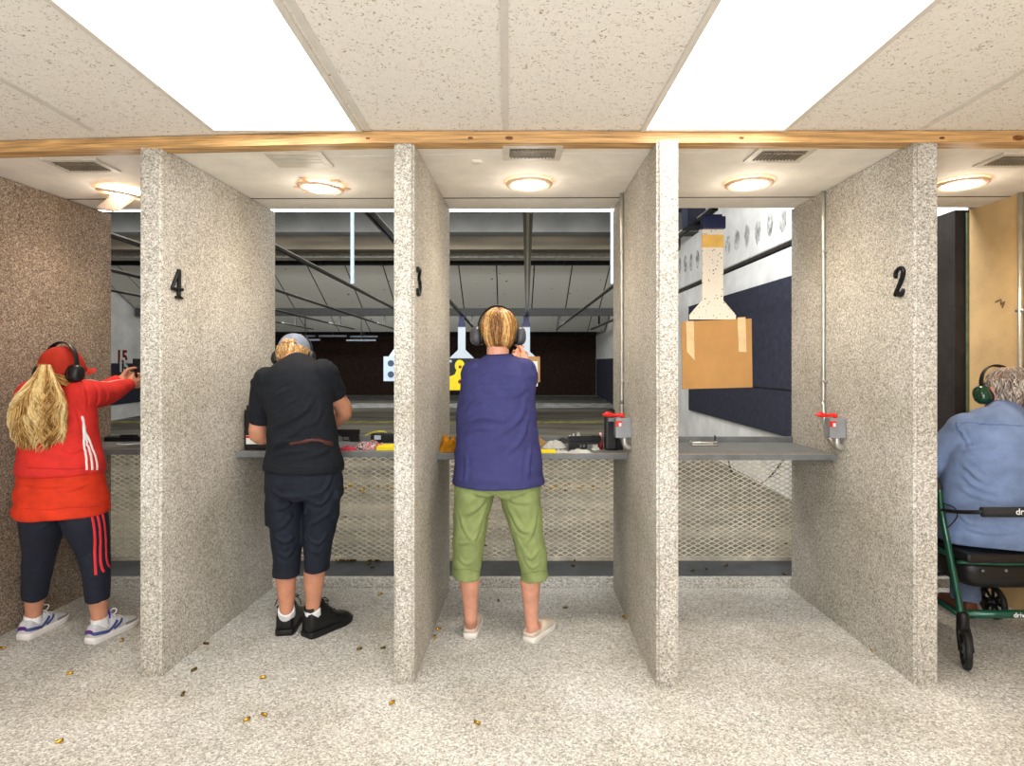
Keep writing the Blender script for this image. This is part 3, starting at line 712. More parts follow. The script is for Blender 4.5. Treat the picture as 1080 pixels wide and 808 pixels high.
bm = B(); box(bm, (px2x(475.5, yt), yt2 - .004, py2z(381, yt)), (.04, .004, .05)); obj('printed_note', bm, M_lblue, o)
xb = px2x(555, yt)
h = holder(xb, yt, py2z(341, yt), py2z(371, yt), py2z(377, yt), .15, .34, 'pale bullet-holed target holder down the range in lane 3', M_holder2, .15)
o = paper('cardboard_backer', xb, yt2, 540, 569.5, 376, 403, M_card, 'cardboard target backer in lane 3, mostly hidden by the person in blue', 'cardboard')
o2 = paper('paper_target', xb, yt2 - .012, 541, 567, 381, 407.5, M_whitep, 'white paper target pinned on the cardboard in lane 3'); 
bm = B(); prism(bm, [(px2x(a, yt), yt2 - .014, py2z(b, yt)) for a, b in sil(556, 402.5, .6, 386)], (0, -.004, 0)); obj('silhouette', bm, M_yellow, o2)
bm = B(); box(bm, (px2x(563.5, yt), yt2 - .014, py2z(405, yt)), (.09, .004, .02)); obj('printed_note', bm, M_lblue, o2)
# lane 5: pale blue bullseye sheet
yt = 10.4; xb = px2x(421, yt)
h = holder(xb, yt, py2z(333, yt), py2z(366, yt), py2z(377, yt), .13, .34, 'target holder hidden behind the numeral 3 partition', M_holder2, .15)
o = paper('paper_target', xb, yt - .02, 404.5, 440, 376, 402, M_lblue, 'pale blue paper target with dark bullseyes beside the numeral 3 partition')
for px in (412.5, 427):
    for py in (383.3, 395):
        bm = B(); c = P(px, py, yt); rr = 3.4 / F * yt
        prism(bm, [(c.x + rr * math.cos(2 * math.pi * k / 20), yt - .021, c.z + rr * math.sin(2 * math.pi * k / 20)) for k in range(20)], (0, -.003, 0)); obj('bullseye', bm, plain('bullseye_grey', (62, 74, 96), .7) if 'bullseye_grey' not in bpy.data.materials else bpy.data.materials['bullseye_grey'], o)

# ================================================================== THINGS ON THE SHELVES
def slab(bm, pts, z, h): prism(bm, [(x, y, z) for x, y in pts], (0, 0, h))
def sp(px, py, z=ZS):
    """point on the shelf top"""
    y = F * (CAMZ - z) / (py - CY); return Vector(((px - CX) / F * y, y, z))
def pistol(label, loc, rotz=0.0, lying=True, mslide=None, s=1.0):
    """semi-automatic pistol: slide, frame with trigger guard, grip; local +X is the muzzle"""
    r = thing('pistol', label, 'pistol', loc); r.rotation_euler.z = 0
    Rm = Matrix.Rotation(rotz, 4, 'Z') @ (Matrix.Rotation(R(90), 4, 'X') if lying else Matrix.Identity(4))
    X = Matrix.Translation(Vector(loc)) @ Rm @ Matrix.Scale(s, 4)
    def add(name, bm, m):
        bmesh.ops.transform(bm, matrix=X, verts=bm.verts); return obj(name, bm, m, r)
    zl = 0.016 if lying else 0
    bm = B(); box(bm, (.04, .062, zl) if lying else (.04, 0, .062), (.19, .030, .028) if lying else (.19, .026, .030), bev=.003); 
    box(bm, (.125, .078, zl) if lying else (.125, 0, .079), (.008, .006, .004)); add('slide', bm, mslide or M_blk)
    def pr(pts, th):
        b = B()
        if lying: prism(b, [(a, c, zl - th / 2) for a, c in pts], (0, 0, th))
        else: prism(b, [(a, -th / 2, c) for a, c in pts], (0, th, 0))
        return b
    add('frame', pr([(-.05, .046), (.13, .046), (.13, .032), (.055, .030), (.052, .006), (.015, .004), (.012, .012), (.046, .012), (.048, .030), (.01, .030), (-.05, .036)], .024), M_black)
    add('grip', pr([(-.052, .04), (.012, .034), (-.012, -.055), (-.066, -.052)], .028), M_black)
    add('trigger', pr([(.026, .030), (.032, .030), (.028, .014), (.022, .014)], .006), M_blk)
    return r
def crumple(name, label, cat, c, sx, sy, h, m, seed, rot=0.0, nx=16, ny=14, parent=None, th=0.004, fold=1.0):
    """wrinkled cloth / glove / paper lying on the shelf: closed sheet draped in folds"""
    bm = B(); g = []
    for j in range(ny + 1):
        row = []
        for i in range(nx + 1):
            u, v = i / nx * 2 - 1, j / ny * 2 - 1
            rad = 1 + .22 * noise.noise(Vector((seed + math.atan2(v, u) * 1.1, seed, .3)))
            x, y = u * sx / 2 * rad * math.sqrt(max(0, 1 - v * v * .42)), v * sy / 2 * rad * math.sqrt(max(0, 1 - u * u * .42))
            e = max(0.0, 1 - max(abs(u), abs(v)) ** 3)
            z = h * e * (0.45 + fold * .9 * abs(noise.noise(Vector((u * 1.7 + seed, v * 1.7, seed)))) + .25 * noise.noise(Vector((u * 4 + seed, v * 4, 1.0)))) + .001
            X = Matrix.Rotation(rot, 3, 'Z') @ Vector((x, y, max(z, .001)))
            row.append(bm.verts.new(Vector(c) + X))
        g.append(row)
    for j in range(ny):
        for i in range(nx): bm.faces.new((g[j][i], g[j][i + 1], g[j + 1][i + 1], g[j + 1][i]))
    bmesh.ops.solidify(bm, geom=bm.faces[:], thickness=th)
    zmin = min(v.co.z for v in bm.verts)
    for v in bm.verts: v.co.z += c[2] - zmin
    o = obj(name, bm, m, parent, True)
    if parent is None: origin(o, c); tag(o, label, cat)
    return o
M_orange = plain('orange_cloth', (232, 160, 26), .8, var=.15, scale=30, bump=.2)
M_pink = plain('pink_cloth', (214, 60, 84), .8, var=.3, scale=40)
# lane 4
c = sp(270, 474.5)
r = thing('pistol_case', 'upright black case with red and white label, left of the person in black', 'case', (c.x, c.y, ZS))
bm = B(); box(bm, (c.x, c.y + .035, ZS + .115), (.135, .07, .23), bev=.008); obj('body', bm, M_black, r)
bm = B(); box(bm, (c.x - .012, c.y - .003, ZS + .058), (.085, .006, .05)); lb = obj('label_panel', bm, M_whitep, r)
bm = B(); box(bm, (c.x - .012, c.y - .0075, ZS + .075), (.085, .003, .014)); obj('label_stripe', bm, M_red, lb)
bm = B()
for k in range(3): tube(bm, [(c.x - .075, c.y + .03, ZS + .10 + k * .045), (c.x - .05, c.y + .03, ZS + .10 + k * .045)], .014, 10)
obj('latch', bm, M_black, r, True)
bm = B(); box(bm, (c.x - .045, c.y + .035, ZS + .24), (.03, .05, .03), bev=.006); obj('clip', bm, M_black, r)
# pink patterned cloth with a pistol on it, yellow pad, black ammunition tray
def patterned():
    m, nt, b = newmat('pink_black_pattern'); L = nt.links
    tc = node(nt, 'ShaderNodeTexCoord'); n = node(nt, 'ShaderNodeTexNoise', Scale=26.0, Detail=1.0, Distortion=2.5); L.new(tc.outputs['Object'], n.inputs['Vector'])
    r = ramp(nt, [(0.38, (24, 22, 26)), (0.44, (236, 226, 230)), (0.52, (236, 226, 230)), (0.56, (206, 42, 74)), (0.72, (226, 60, 90))]); L.new(n.outputs['Fac'], r.inputs['Fac']); L.new(r.outputs['Color'], b.inputs['Base Color']); b.inputs['Roughness'].default_value = .8
    return m
M_pat = patterned()
c = sp(388, 473); crumple('patterned_pouch', 'crumpled pink, white and black patterned pouch on the lane 4 shelf', 'pouch', (c.x + .01, c.y + .02, ZS), .19, .13, .055, M_pat, 3.1)
c = sp(367, 475); crumple('pink_cloth', 'flat pink cloth next to the patterned pouch on the lane 4 shelf', 'cloth', (c.x - .01, c.y + .03, ZS), .11, .09, .02, M_pink, 5.5)
c = sp(366, 466); pistol('black pistol lying on the lane 4 shelf to the right of the person in black', (c.x + .02, c.y, ZS), R(172), True)
c = sp(407, 474.5); bm = B(); slab(bm, [(c.x - .05, c.y - .02), (c.x + .07, c.y - .02), (c.x + .07, c.y + .10), (c.x - .05, c.y + .10)], ZS, .022)
o = obj('yellow_pad', bm, M_yellow); origin(o, (c.x, c.y, ZS)); tag(o, 'bright yellow pad at the right end of the lane 4 shelf', 'pad')
c = sp(402, 467.5); r = thing('ammunition_box', 'black ammunition box with pale tag behind the yellow pad in lane 4', 'box', (c.x, c.y + .05, ZS))
bm = B(); box(bm, (c.x + .01, c.y + .05, ZS + .028), (.16, .07, .056), bev=.005); obj('body', bm, M_black, r)
bm = B(); box(bm, (c.x - .025, c.y + .0125, ZS + .034), (.04, .005, .026)); obj('paper_tag', bm, M_lblue, r)
# lane 3
c = sp(472.5, 476); crumple('orange_glove', 'crumpled orange-yellow cloth at the left end of the lane 3 shelf', 'cloth', (c.x + .005, c.y + .03, ZS), .12, .13, .10, M_orange, 9.2, fold=1.3)
c = sp(574, 478); bm = B(); slab(bm, [(c.x - .1, c.y), (c.x + .065, c.y), (c.x + .065, c.y + .08), (c.x - .1, c.y + .08)], ZS, .012)
o = obj('yellow_box', bm, M_yellow); origin(o, (c.x, c.y, ZS)); tag(o, 'flat yellow box beside the blue shirt on the lane 3 shelf', 'box')
c = sp(566, 471); crumple('tan_cloth', 'small tan cloth behind the flat yellow box in lane 3', 'cloth', (c.x + .02, c.y + .06, ZS), .10, .06, .05, plain('tan', (190, 160, 104), .8), 2.2)
for (px, py, dx, dy, w, d, h, sd, lab) in ((585, 472.5, 0, .02, .13, .10, .050, 12.3, 'crumpled white paper beside the flat yellow box in lane 3'), (592, 477.5, 0, .01, .08, .05, .02, 15.1, 'small white paper scrap at the front edge in lane 3'), (611, 477.5, 0, .0, .14, .05, .022, 17.7, 'curled white paper strip in front of the pistol in lane 3'), (607, 466.5, 0, .02, .12, .08, .06, 21.4, 'white and orange-tipped cloth at the back of the lane 3 shelf'), (628, 474.5, 0, .01, .05, .06, .03, 24.4, 'white scrap next to the hearing case in lane 3')):
    c = sp(px, py); crumple('paper_scrap', lab, 'paper', (c.x + dx, c.y + dy, ZS), w, d, h, M_whitep, sd)
c = sp(606, 474); pistol('black pistol lying among the papers on the lane 3 shelf', (c.x + .015, c.y + .01, ZS), R(8), True)
c = sp(596, 467.5); crumple('grey_glove', 'dark grey glove on the lane 3 shelf behind the pistol', 'glove', (c.x - .005, c.y + .015, ZS), .09, .07, .045, plain('grey_cloth', (84, 84, 82), .8), 31.0)
c = sp(622, 467); crumple('black_holster', 'black cloth pouch at the back of the lane 3 shelf', 'pouch', (c.x + .02, c.y + .03, ZS), .13, .09, .05, M_black, 33.7)
c = sp(634, 474); bm = B(); tube(bm, [(c.x, c.y + .02, ZS), (c.x, c.y + .02, ZS + .04), (c.x, c.y + .02, ZS + .045), (c.x, c.y + .02, ZS + .07)], [.014, .014, .008, .008], 12); o = obj('oil_bottle', bm, plain('dark_red_plastic', (140, 26, 38), .4), None, True); tag(origin(o, (c.x, c.y + .02, ZS)), 'small dark red bottle at the foot of the black case in lane 3', 'bottle')
bm = B(); tube(bm, [(c.x, c.y + .02, ZS + .0705), (c.x, c.y + .02, ZS + .095)], [.009, .008], 12); obj('cap', bm, plain('pink_cap', (220, 160, 160), .4), o, True)
c = sp(645.5, 475.5); r = thing('black_case', 'tall narrow black case standing at the right end of the lane 3 shelf', 'case', (c.x, c.y + .05, ZS))
bm = B(); box(bm, (c.x, c.y + .05, ZS + .105), (.066, .085, .21), bev=.012); obj('body', bm, M_black, r)
bm = B(); tube(bm, [(c.x - .018, c.y + .05, ZS + .209), (c.x - .016, c.y + .05, ZS + .228), (c.x + .016, c.y + .05, ZS + .228), (c.x + .018, c.y + .05, ZS + .209)], .006, 8, sub=4); obj('handle', bm, M_black, r, True)
bm = B(); box(bm, (c.x, c.y + .006, ZS + .175), (.04, .006, .02), bev=.002); obj('latch', bm, M_boxgrey, r)
bm = B(); prism(bm, [(c.x + .036, c.y + .05, ZS), (c.x + .075, c.y + .05, ZS), (c.x + .036, c.y + .05, ZS + .12)], (0, .05, 0)); obj('gusset', bm, M_black, r)
# lane 2: metal clip with lever
c = sp(741, 470); r = thing('metal_clip', 'small bright metal clip with a lever lying on the lane 2 shelf', 'clip', (c.x, c.y, ZS))
bm = B(); rect = [(-.075, -.025), (.07, -.028), (.078, .03), (-.06, .034)]
tube(bm, [Vector((c.x + a, c.y + b, ZS + .006)) for a, b in rect], .006, 8, sub=6, close=False); tube(bm, [Vector((c.x + a, c.y + b, ZS + .022)) for a, b in [rect[3], rect[0], rect[1], rect[2]]], .005, 8, sub=6)
obj('loop', bm, M_galv, r, True)
bm = B(); tube(bm, [(c.x + .072, c.y + .02, ZS + .012), (c.x + .088, c.y + .03, ZS + .045), (c.x + .082, c.y + .03, ZS + .056)], .004, 8, sub=4, rounded=True); obj('lever', bm, M_blk, r, True)
bm = B(); box(bm, (c.x, c.y, ZS + .006), (.09, .03, .010), bev=.003); obj('plate', bm, M_galv, r)
# lane 5: long gun part and cable
c = sp(128, 466.5); r = thing('rifle_magazine', 'long black gun accessory on the shelf beyond the person in red', 'gun part', (c.x, c.y, ZS))
bm = B(); box(bm, (c.x - .02, c.y + .05, ZS + .014), (.22, .03, .028), rotz=.05, bev=.004); obj('body', bm, M_black, r)
bm = B(); box(bm, (c.x + .02, c.y + .045, ZS + .0355), (.10, .022, .015), rotz=.05, bev=.003); obj('rail', bm, M_blk, r)
c = sp(138, 469); bm = B(); tube(bm, [(c.x - .1, c.y + .02, ZS + .003), (c.x - .03, c.y - .02, ZS + .003), (c.x + .03, c.y + .01, ZS + .003), (c.x + .09, c.y + .03, ZS + .003)], .003, 6, sub=5); o = obj('white_cable', bm, M_whitep, None, True); tag(origin(o, (c.x, c.y, ZS)), 'thin white cable on the shelf beyond the person in red', 'cable')
# dangling black cable seen through the lane 2 guard
pts = [P(768, 484, 4.32), P(772, 498, 4.32), P(784, 507, 4.32), P(798, 511, 4.32), P(812, 503, 4.32), P(824, 488, 4.32), P(827, 484, 4.32)]
bm = B(); tube(bm, pts, .006, 6, sub=5); o = obj('hanging_cable', bm, M_black, None, True); tag(o, 'black cable hanging in a loop behind the lane 2 mesh guard', 'cable')

# ================================================================== SPENT CASINGS
def casing_mesh(m):
    bm = B(); lathe(bm, [(.0048, 0), (.0048, .0012), (.0040, .002), (.0040, .003), (.0049, .004), (.0049, .019), (.0042, .019), (.0042, .006)], (0, 0, 0), (1, 0, 0), n=10)
    me = bpy.data.meshes.new('casing'); bm.to_mesh(me); bm.free(); me.materials.append(m); me.polygons.foreach_set('use_smooth', [True] * len(me.polygons)); return me
CM, CMD = casing_mesh(M_brass), casing_mesh(M_brassd)
def casing(x, y, z, rot, label, group, big=1.0, me=None):
    o = bpy.data.objects.new('spent_casing', me or CM); COL.objects.link(o); o.location = (x, y, z + .0049 * big); o.rotation_euler = (0, 0, rot); o.scale = (big,) * 3
    tag(o, label, 'cartridge casing', group); return o
front = [(70, 712, 'spent casing on the floor left of the numeral 4 partition foot'), (58, 785, 'spent casing on the floor at the lower left, nearest to the viewer'), (128, 677, 'spent casing beside the white trainer of the person in red'), (5, 685, 'spent casing at the left edge of the floor'), (192, 735, 'dark spent casing in front of the numeral 4 partition foot'), (202, 709, 'dark spent casing close to the right foot of the numeral 4 partition'), (220, 680, 'dark spent casing along the wall of lane 4'), (274, 716, 'spent casing on the open floor in front of lane 4'), (281, 756, 'spent casing on the floor below lane 4, the lower of a pair'), (257, 762, 'spent casing on the floor below lane 4, left of a pair'), (376, 686, 'dark spent casing left of the numeral 3 partition, left of a pair'), (401, 685, 'dark spent casing left of the numeral 3 partition, right of a pair'), (411, 744, 'spent casing in front of the numeral 3 partition foot'), (506, 765, 'spent casing on the floor in front of lane 3'), (460, 665, 'spent casing at the foot of the numeral 3 partition, by the white clog'), (459, 674, 'spent casing low by the numeral 3 partition in lane 3'), (660, 653, 'spent casing beside the partition right of the person in blue'), (920, 688, 'spent casing beside the numeral 2 partition'), (526, 635, 'dark spent casing between the feet of the person in blue'), (594, 642, 'dark spent casing right of the white clogs'), (72, 628, 'spent casing by the brown-lit wall behind the person in red'), (399, 628, 'spent casing near the kerb in lane 4')]
for i, (px, py, lab) in enumerate(front):
    c = G(px, py); casing(c.x, c.y, 0, rnd.uniform(0, 3.1), lab, None, 1.35, CMD if 'dark' in lab else CM)
# on the steel sill of lane 4 and lane 3
k = 0
for px, py in ((355, 590), (358, 588.5), (361, 590), (363, 588), (366, 587.5), (369, 587), (372, 589), (375, 588), (357, 592), (389, 588), (391, 590), (399, 587), (400, 590), (387, 596), (395, 599)):
    y = F * (CAMZ - .05) / (py - CY); y = min(max(y, 3.92), 4.21); casing((px - CX) / F * y, y, .05, rnd.uniform(0, 3.1), 'dark spent casing lying on the steel sill of lane 4', 'casings on the steel sill of lane 4', 1.3, CMD if k % 3 else CM); k += 1
for px, py, lab in ((498, 603, 'spent casing on the lane 3 sill between the green trouser legs'), (606, 592, 'spent casing on the lane 3 sill, upper one right of the green trousers'), (606, 598, 'spent casing on the lane 3 sill, lower one right of the green trousers')):
    y = F * (CAMZ - .05) / (py - CY); casing((px - CX) / F * y, y, .05, rnd.uniform(0, 3.1), lab, None, 1.3, CMD)
for px, py, lab in ((729, 603, 'spent casing on the lane 2 sill near the bare partition edge'), (745, 601, 'spent casing on the lane 2 sill, second from the left'), (764, 597, 'spent casing on the lane 2 sill, middle of it'), (829, 607, 'spent casing on the lane 2 sill at its right corner')):
    y = F * (CAMZ - .05) / (py - CY); casing((px - CX) / F * y, y, .05, rnd.uniform(0, 3.1), lab, None, 1.3, CMD)
# beyond the guards: a drift of brass along a line and strays on the range floor
for i in range(150):
    x = rnd.uniform(-3.6, 1.45); y = 6.85 + rnd.gauss(0, .10)
    casing(x, y, rz(y) + .001, rnd.uniform(0, 3.1), 'brass casing in the drift along the range floor behind the mesh guards', 'casings drifted in a line on the range floor', 2.0, CM)
for i in range(90):
    x = rnd.uniform(-3.0, 2.6); y = rnd.uniform(4.4, 6.3)
    casing(x, y, -.02 + max(0, (y - 3.9) * .006), rnd.uniform(0, 3.1), 'stray casing on the range floor between the mesh guard and the brass drift', 'stray casings behind the mesh guards', 1.5, CMD)
# ================================================================== PEOPLE: TOOLS
def fuse(bm, voxel=0.006, smooth=4, name='tmp'):
    """union of overlapping closed shapes -> one continuous smooth mesh"""
    bmesh.ops.recalc_face_normals(bm, faces=bm.faces)
    me = bpy.data.meshes.new(name); bm.to_mesh(me); bm.free()
    o = bpy.data.objects.new(name, me); COL.objects.link(o)
    m = o.modifiers.new('r', 'REMESH'); m.mode = 'VOXEL'; m.voxel_size = voxel; m.adaptivity = 0.0
    s = o.modifiers.new('s', 'SMOOTH'); s.factor = 0.5; s.iterations = smooth
    dg = bpy.context.evaluated_depsgraph_get(); out = bpy.data.meshes.new_from_object(o.evaluated_get(dg))
    bpy.data.objects.remove(o); bpy.data.meshes.remove(me)
    return out
def sstep(a, b, x):
    t = min(1, max(0, (x - a) / (b - a))) if b != a else float(x > a); return t * t * (3 - 2 * t)
def folds(me, segs=(), amp=0.004, sc=(5, 5, 14), seed=0.0, mask=None):
    """cloth relief: gentle drag noise plus explicit creases (polyline, width, height)"""
    amp *= 1.4; fb = bvh_of(me)
    nr = [v.normal.copy() for v in me.vertices]
    sg = []
    for pts, wd, h in segs:
        pts = [fb.find_nearest(p)[0] for p in catmull([Vector(p) for p in pts], 4)]; npt = len(pts) - 1
        for i, (a, b) in enumerate(zip(pts, pts[1:])): sg.append((a, b - a, max((b - a).length_squared, 1e-9), wd, h * .95, i / npt, 1 / npt))
    for v in me.vertices:
        p = v.co; d = 0.0
        if amp: 
            q = Vector((p.x * sc[0] + seed, p.y * sc[1], p.z * sc[2]))
            d += amp * (noise.noise(q) + .5 * noise.noise(q * 2.1))
        best = {}
        for a, e, l2, wd, h, s0, ds in sg:
            w_ = p - a
            if w_.length_squared > 0.03: continue
            tc = min(1, max(0, w_.dot(e) / l2)); r = (w_ - e * tc).length
            if r < wd * 3.2:
                key = (wd, h, s0 == 0, id(e)) if False else round(h * 1e6) * 1000 + round(wd * 1e5)
                f = s0 + ds * tc
                val = h * (math.exp(-(r / wd) ** 2) - .5 * math.exp(-((r - wd * 1.6) / (wd * .8)) ** 2)) * math.sin(math.pi * (.08 + .84 * f))
                if key not in best or r < best[key][0]: best[key] = (r, val)
        for r, val in best.values(): d += val
        if mask: d *= mask(p)
        v.co = p + nr[v.index] * d
    me.update()
def ribbon(bvh, pts, wd, lift=0.002, sub=6, wdir=None, thick=0.0015):
    """strip laid on a surface: centre-line points snapped to the nearest surface point"""
    pts = catmull([Vector(p) for p in pts], sub); rows = []
    L = []
    for p in pts:
        loc, n, _, _ = bvh.find_nearest(p); L.append((loc, n))
    bm = B(); prev = None
    for i, (c, n) in enumerate(L):
        t = (L[min(i + 1, len(L) - 1)][0] - L[max(i - 1, 0)][0]).normalized(); s = n.cross(t).normalized()
        r = []
        for k in (-1, -.33, .33, 1):
            q, m, _, _ = bvh.find_nearest(c + s * (k * wd / 2)); r.append((q, m))
        row = [bm.verts.new(q + m * lift) for q, m in r] + [bm.verts.new(q - m * thick) for q, m in r[::-1]]
        if prev:
            for a in range(8): bm.faces.new((prev[a], prev[(a + 1) % 8], row[(a + 1) % 8], row[a]))
        else: bm.faces.new(row[::-1])
        prev = row
    bm.faces.new(prev); return bm
def tuck(body, clothes, gap=.005):
    """draw the body in wherever it would show through the cloth over it"""
    bvs = [bvh_of(c.data) for c in clothes]
    for v in body.data.vertices:
        for bv_ in bvs:
            loc, n, _, d = bv_.find_nearest(v.co, .022)
            if loc is None: continue
            k = (v.co - loc).dot(n)
            if k > -gap and n.z > -.45 and abs(v.co.z - loc.z) < .5 * d + .002:
                v.co = loc - n * gap
    body.data.update()
def bvh_of(me): return BVHTree.FromPolygons([v.co for v in me.vertices], [p.vertices for p in me.polygons])
def frame(fwd, up=(0, 0, 1)):
    f = Vector(fwd).normalized(); r = f.cross(Vector(up)).normalized(); u = r.cross(f)
    return Matrix((r, f, u)).transposed()      # local x right, y forward, z up
def head_shape(bm, c, Rm, s=1.0):
    c = Vector(c); X = lambda x, y, z: c + Rm @ Vector((x * s, y * s, z * s))
    E = lambda x, y, z, a, b, d: ell(bm, X(x, y, z), (a * s, b * s, d * s), Rm, 24)
    E(0, -.012, .030, .075, .094, .086); E(0, .012, .015, .070, .080, .085)      # cranium, forehead
    E(0, .030, -.040, .058, .062, .072); E(0, .050, -.088, .036, .038, .028)     # cheeks, chin
    E(.036, .058, -.030, .026, .028, .026); E(-.036, .058, -.030, .026, .028, .026)
    tube(bm, [X(0, .088, .022), X(0, .104, -.010), X(0, .114, -.032), X(0, .100, -.040)], [.009 * s, .011 * s, .015 * s, .012 * s], 10, sub=3, rounded=True)
    tube(bm, [X(-.05, .076, .030), X(0, .092, .030), X(.05, .076, .030)], .010 * s, 8, sub=3, rounded=True)   # brow
    tube(bm, [X(-.024, .082, -.062), X(0, .093, -.060), X(.024, .082, -.062)], .0065 * s, 8, sub=3, rounded=True)
    tube(bm, [X(-.020, .080, -.073), X(0, .090, -.075), X(.020, .080, -.073)], .0075 * s, 8, sub=3, rounded=True)
    for e in (-1, 1):
        ell(bm, X(e * .077, -.008, -.006), (.010 * s, .022 * s, .034 * s), Rm @ Matrix.Rotation(R(-14), 3, 'X'), 14)
        ell(bm, X(e * .081, -.018, .010), (.011 * s, .018 * s, .020 * s), Rm, 12)
def eyes(root, c, Rm, s, m):
    for e in (-1, 1):
        bm = B(); ell(bm, Vector(c) + Rm @ Vector((e * .031 * s, .083 * s, .008 * s)), (.0115 * s,) * 3, Rm, 12); obj('eye', bm, m, root, True)
def hand_shape(bm, w, d, n, th, curl=0.5, s=1.0, spread=0.12, thumb_curl=0.4):
    """w wrist, d direction to the fingers, n palm normal, th side the thumb is on"""
    w = Vector(w); d = Vector(d).normalized(); n = (Vector(n) - d * Vector(n).dot(d)).normalized(); t = Vector(th); t = (t - d * t.dot(d) - n * t.dot(n)).normalized()
    tube(bm, [w - d * .02 * s, w + d * .03 * s, w + d * .065 * s, w + d * .088 * s], [(.024 * s, .018 * s), (.034 * s, .016 * s), (.040 * s, .0145 * s), (.038 * s, .012 * s)], 14, sub=3, rounded=True, up=t)
    for k, (o, L) in enumerate(((.030, .072), (.010, .080), (-.010, .075), (-.029, .058))):
        b = w + d * (.080 - .004 * abs(k - 1)) * s + t * o * s; ang = -spread * (k - 1.3) * .5
        dirv = (d + t * math.sin(-ang)).normalized(); pts = [b - d * .02 * s, b]; a = 0
        for f, q in ((.45, .55), (.32, .9), (.23, .8)):
            a += curl * q * 1.25; v = dirv * math.cos(a) + n * math.sin(a); pts.append(pts[-1] + v * L * f * s)
        rr = .0088 * s * (0.9 if k == 3 else 1)
        tube(bm, pts, [rr, rr * 1.02, rr, rr * .95, rr * .8], 10, sub=3, rounded=True)
    b = w + d * .022 * s + t * .026 * s
    p = [b, b + (t * .75 + d * .65 + n * .15).normalized() * .036 * s]
    p.append(p[-1] + (t * (.45 - .3 * thumb_curl) + d * .85 + n * (.15 + .5 * thumb_curl)).normalized() * .032 * s)
    p.append(p[-1] + (t * (.2 - .3 * thumb_curl) + d * .9 + n * (.2 + .8 * thumb_curl)).normalized() * .026 * s)
    tube(bm, p, [.0145 * s, .0115 * s, .0105 * s, .008 * s], 10, sub=3, rounded=True)
def foot_shape(bm, ank, heel, ang, L):
    f = Vector((math.sin(ang), math.cos(ang), 0)); h = Vector((heel[0], heel[1], 0))
    tube(bm, [h + f * .035 + Vector((0, 0, .045)), h + f * .09 + Vector((0, 0, .045)), h + f * (L * .62) + Vector((0, 0, .036)), h + f * (L * .88) + Vector((0, 0, .028))], [(.030, .030), (.030, .032), (.038, .020), (.028, .014)], 12, sub=3, rounded=True, up=f.cross(Vector((0, 0, 1))))
    tube(bm, [Vector(ank), h + f * .055 + Vector((0, 0, .05))], [.034, .033], 12, rounded=True)
SHOES = {
 'trainer': [(0, .026, .058), (.04, .033, .074), (.14, .037, .080), (.28, .038, .074), (.40, .040, .082), (.52, .043, .078), (.64, .046, .062), (.78, .047, .050), (.90, .040, .042), (.97, .028, .034), (1, .014, .026)],
 'boot': [(0, .028, .100), (.04, .035, .125), (.16, .040, .138), (.32, .041, .136), (.44, .042, .112), (.56, .045, .082), (.68, .048, .064), (.80, .047, .054), (.91, .040, .046), (.975, .028, .036), (1, .014, .028)],
 'clog': [(0, .026, .040), (.05, .034, .046), (.16, .037, .046), (.30, .038, .048), (.42, .040, .062), (.52, .043, .074), (.64, .047, .066), (.78, .048, .056), (.90, .042, .048), (.97, .030, .040), (1, .016, .032)]}
def shoe(root, style, heel, ang, L, m_up, m_sole, label=None, ws=1.0, sole_h=.024, parts=()):
    f = Vector((math.sin(ang), math.cos(ang), 0)); s = Vector((f.y, -f.x, 0)); h = Vector((heel[0], heel[1], 0))
    prof = SHOES[style]; bm = B(); rows = []
    # resample smoothly
    pr = catmull([Vector(p) for p in prof], 3)
    for p in pr:
        t, w, hh = p; w *= ws; hh *= (1.22 if style != 'clog' else 1.05); c = h + f * (t * L); z0 = sole_h * .7; r = []
        for k in range(15):
            q = math.pi * k / 14; x = -math.cos(q); y = math.sin(q)
            e = .6 if t > .5 else .42
            r.append(c + s * (math.copysign(abs(x) ** e, x) * w * (1 if y < .5 else (1.0 - .18 * (y - .5)))) + Vector((0, 0, z0 + (hh - z0) * y ** .62)))
        rows.append(r)
    loft(bm, rows); o = obj('shoe', bm, m_up, root, True)
    if label: o['label'] = label
    bm = B(); rows = []
    out = []
    for p in pr: out.append((p.x, p.y * ws + .003))
    ol = [h + f * (t * L + (.004 if t > .5 else -.004)) + s * w for t, w in out] + [h + f * (t * L + (.004 if t > .5 else -.004)) - s * w for t, w in out[::-1]]
    cc = h + f * L * .5
    def lay(z, k): return [cc + (p - cc) * k + Vector((0, 0, z + (.006 * max(0, (p - h).dot(f) / L - .75) * 4 if z < .012 else 0))) for p in ol]
    loft(bm, [lay(0.0, .965), lay(.006, 1.0), lay(sole_h * .75, 1.01), lay(sole_h, .985)]); so = obj('sole', bm, m_sole, o, True)
    return o, (h, f, s, L)
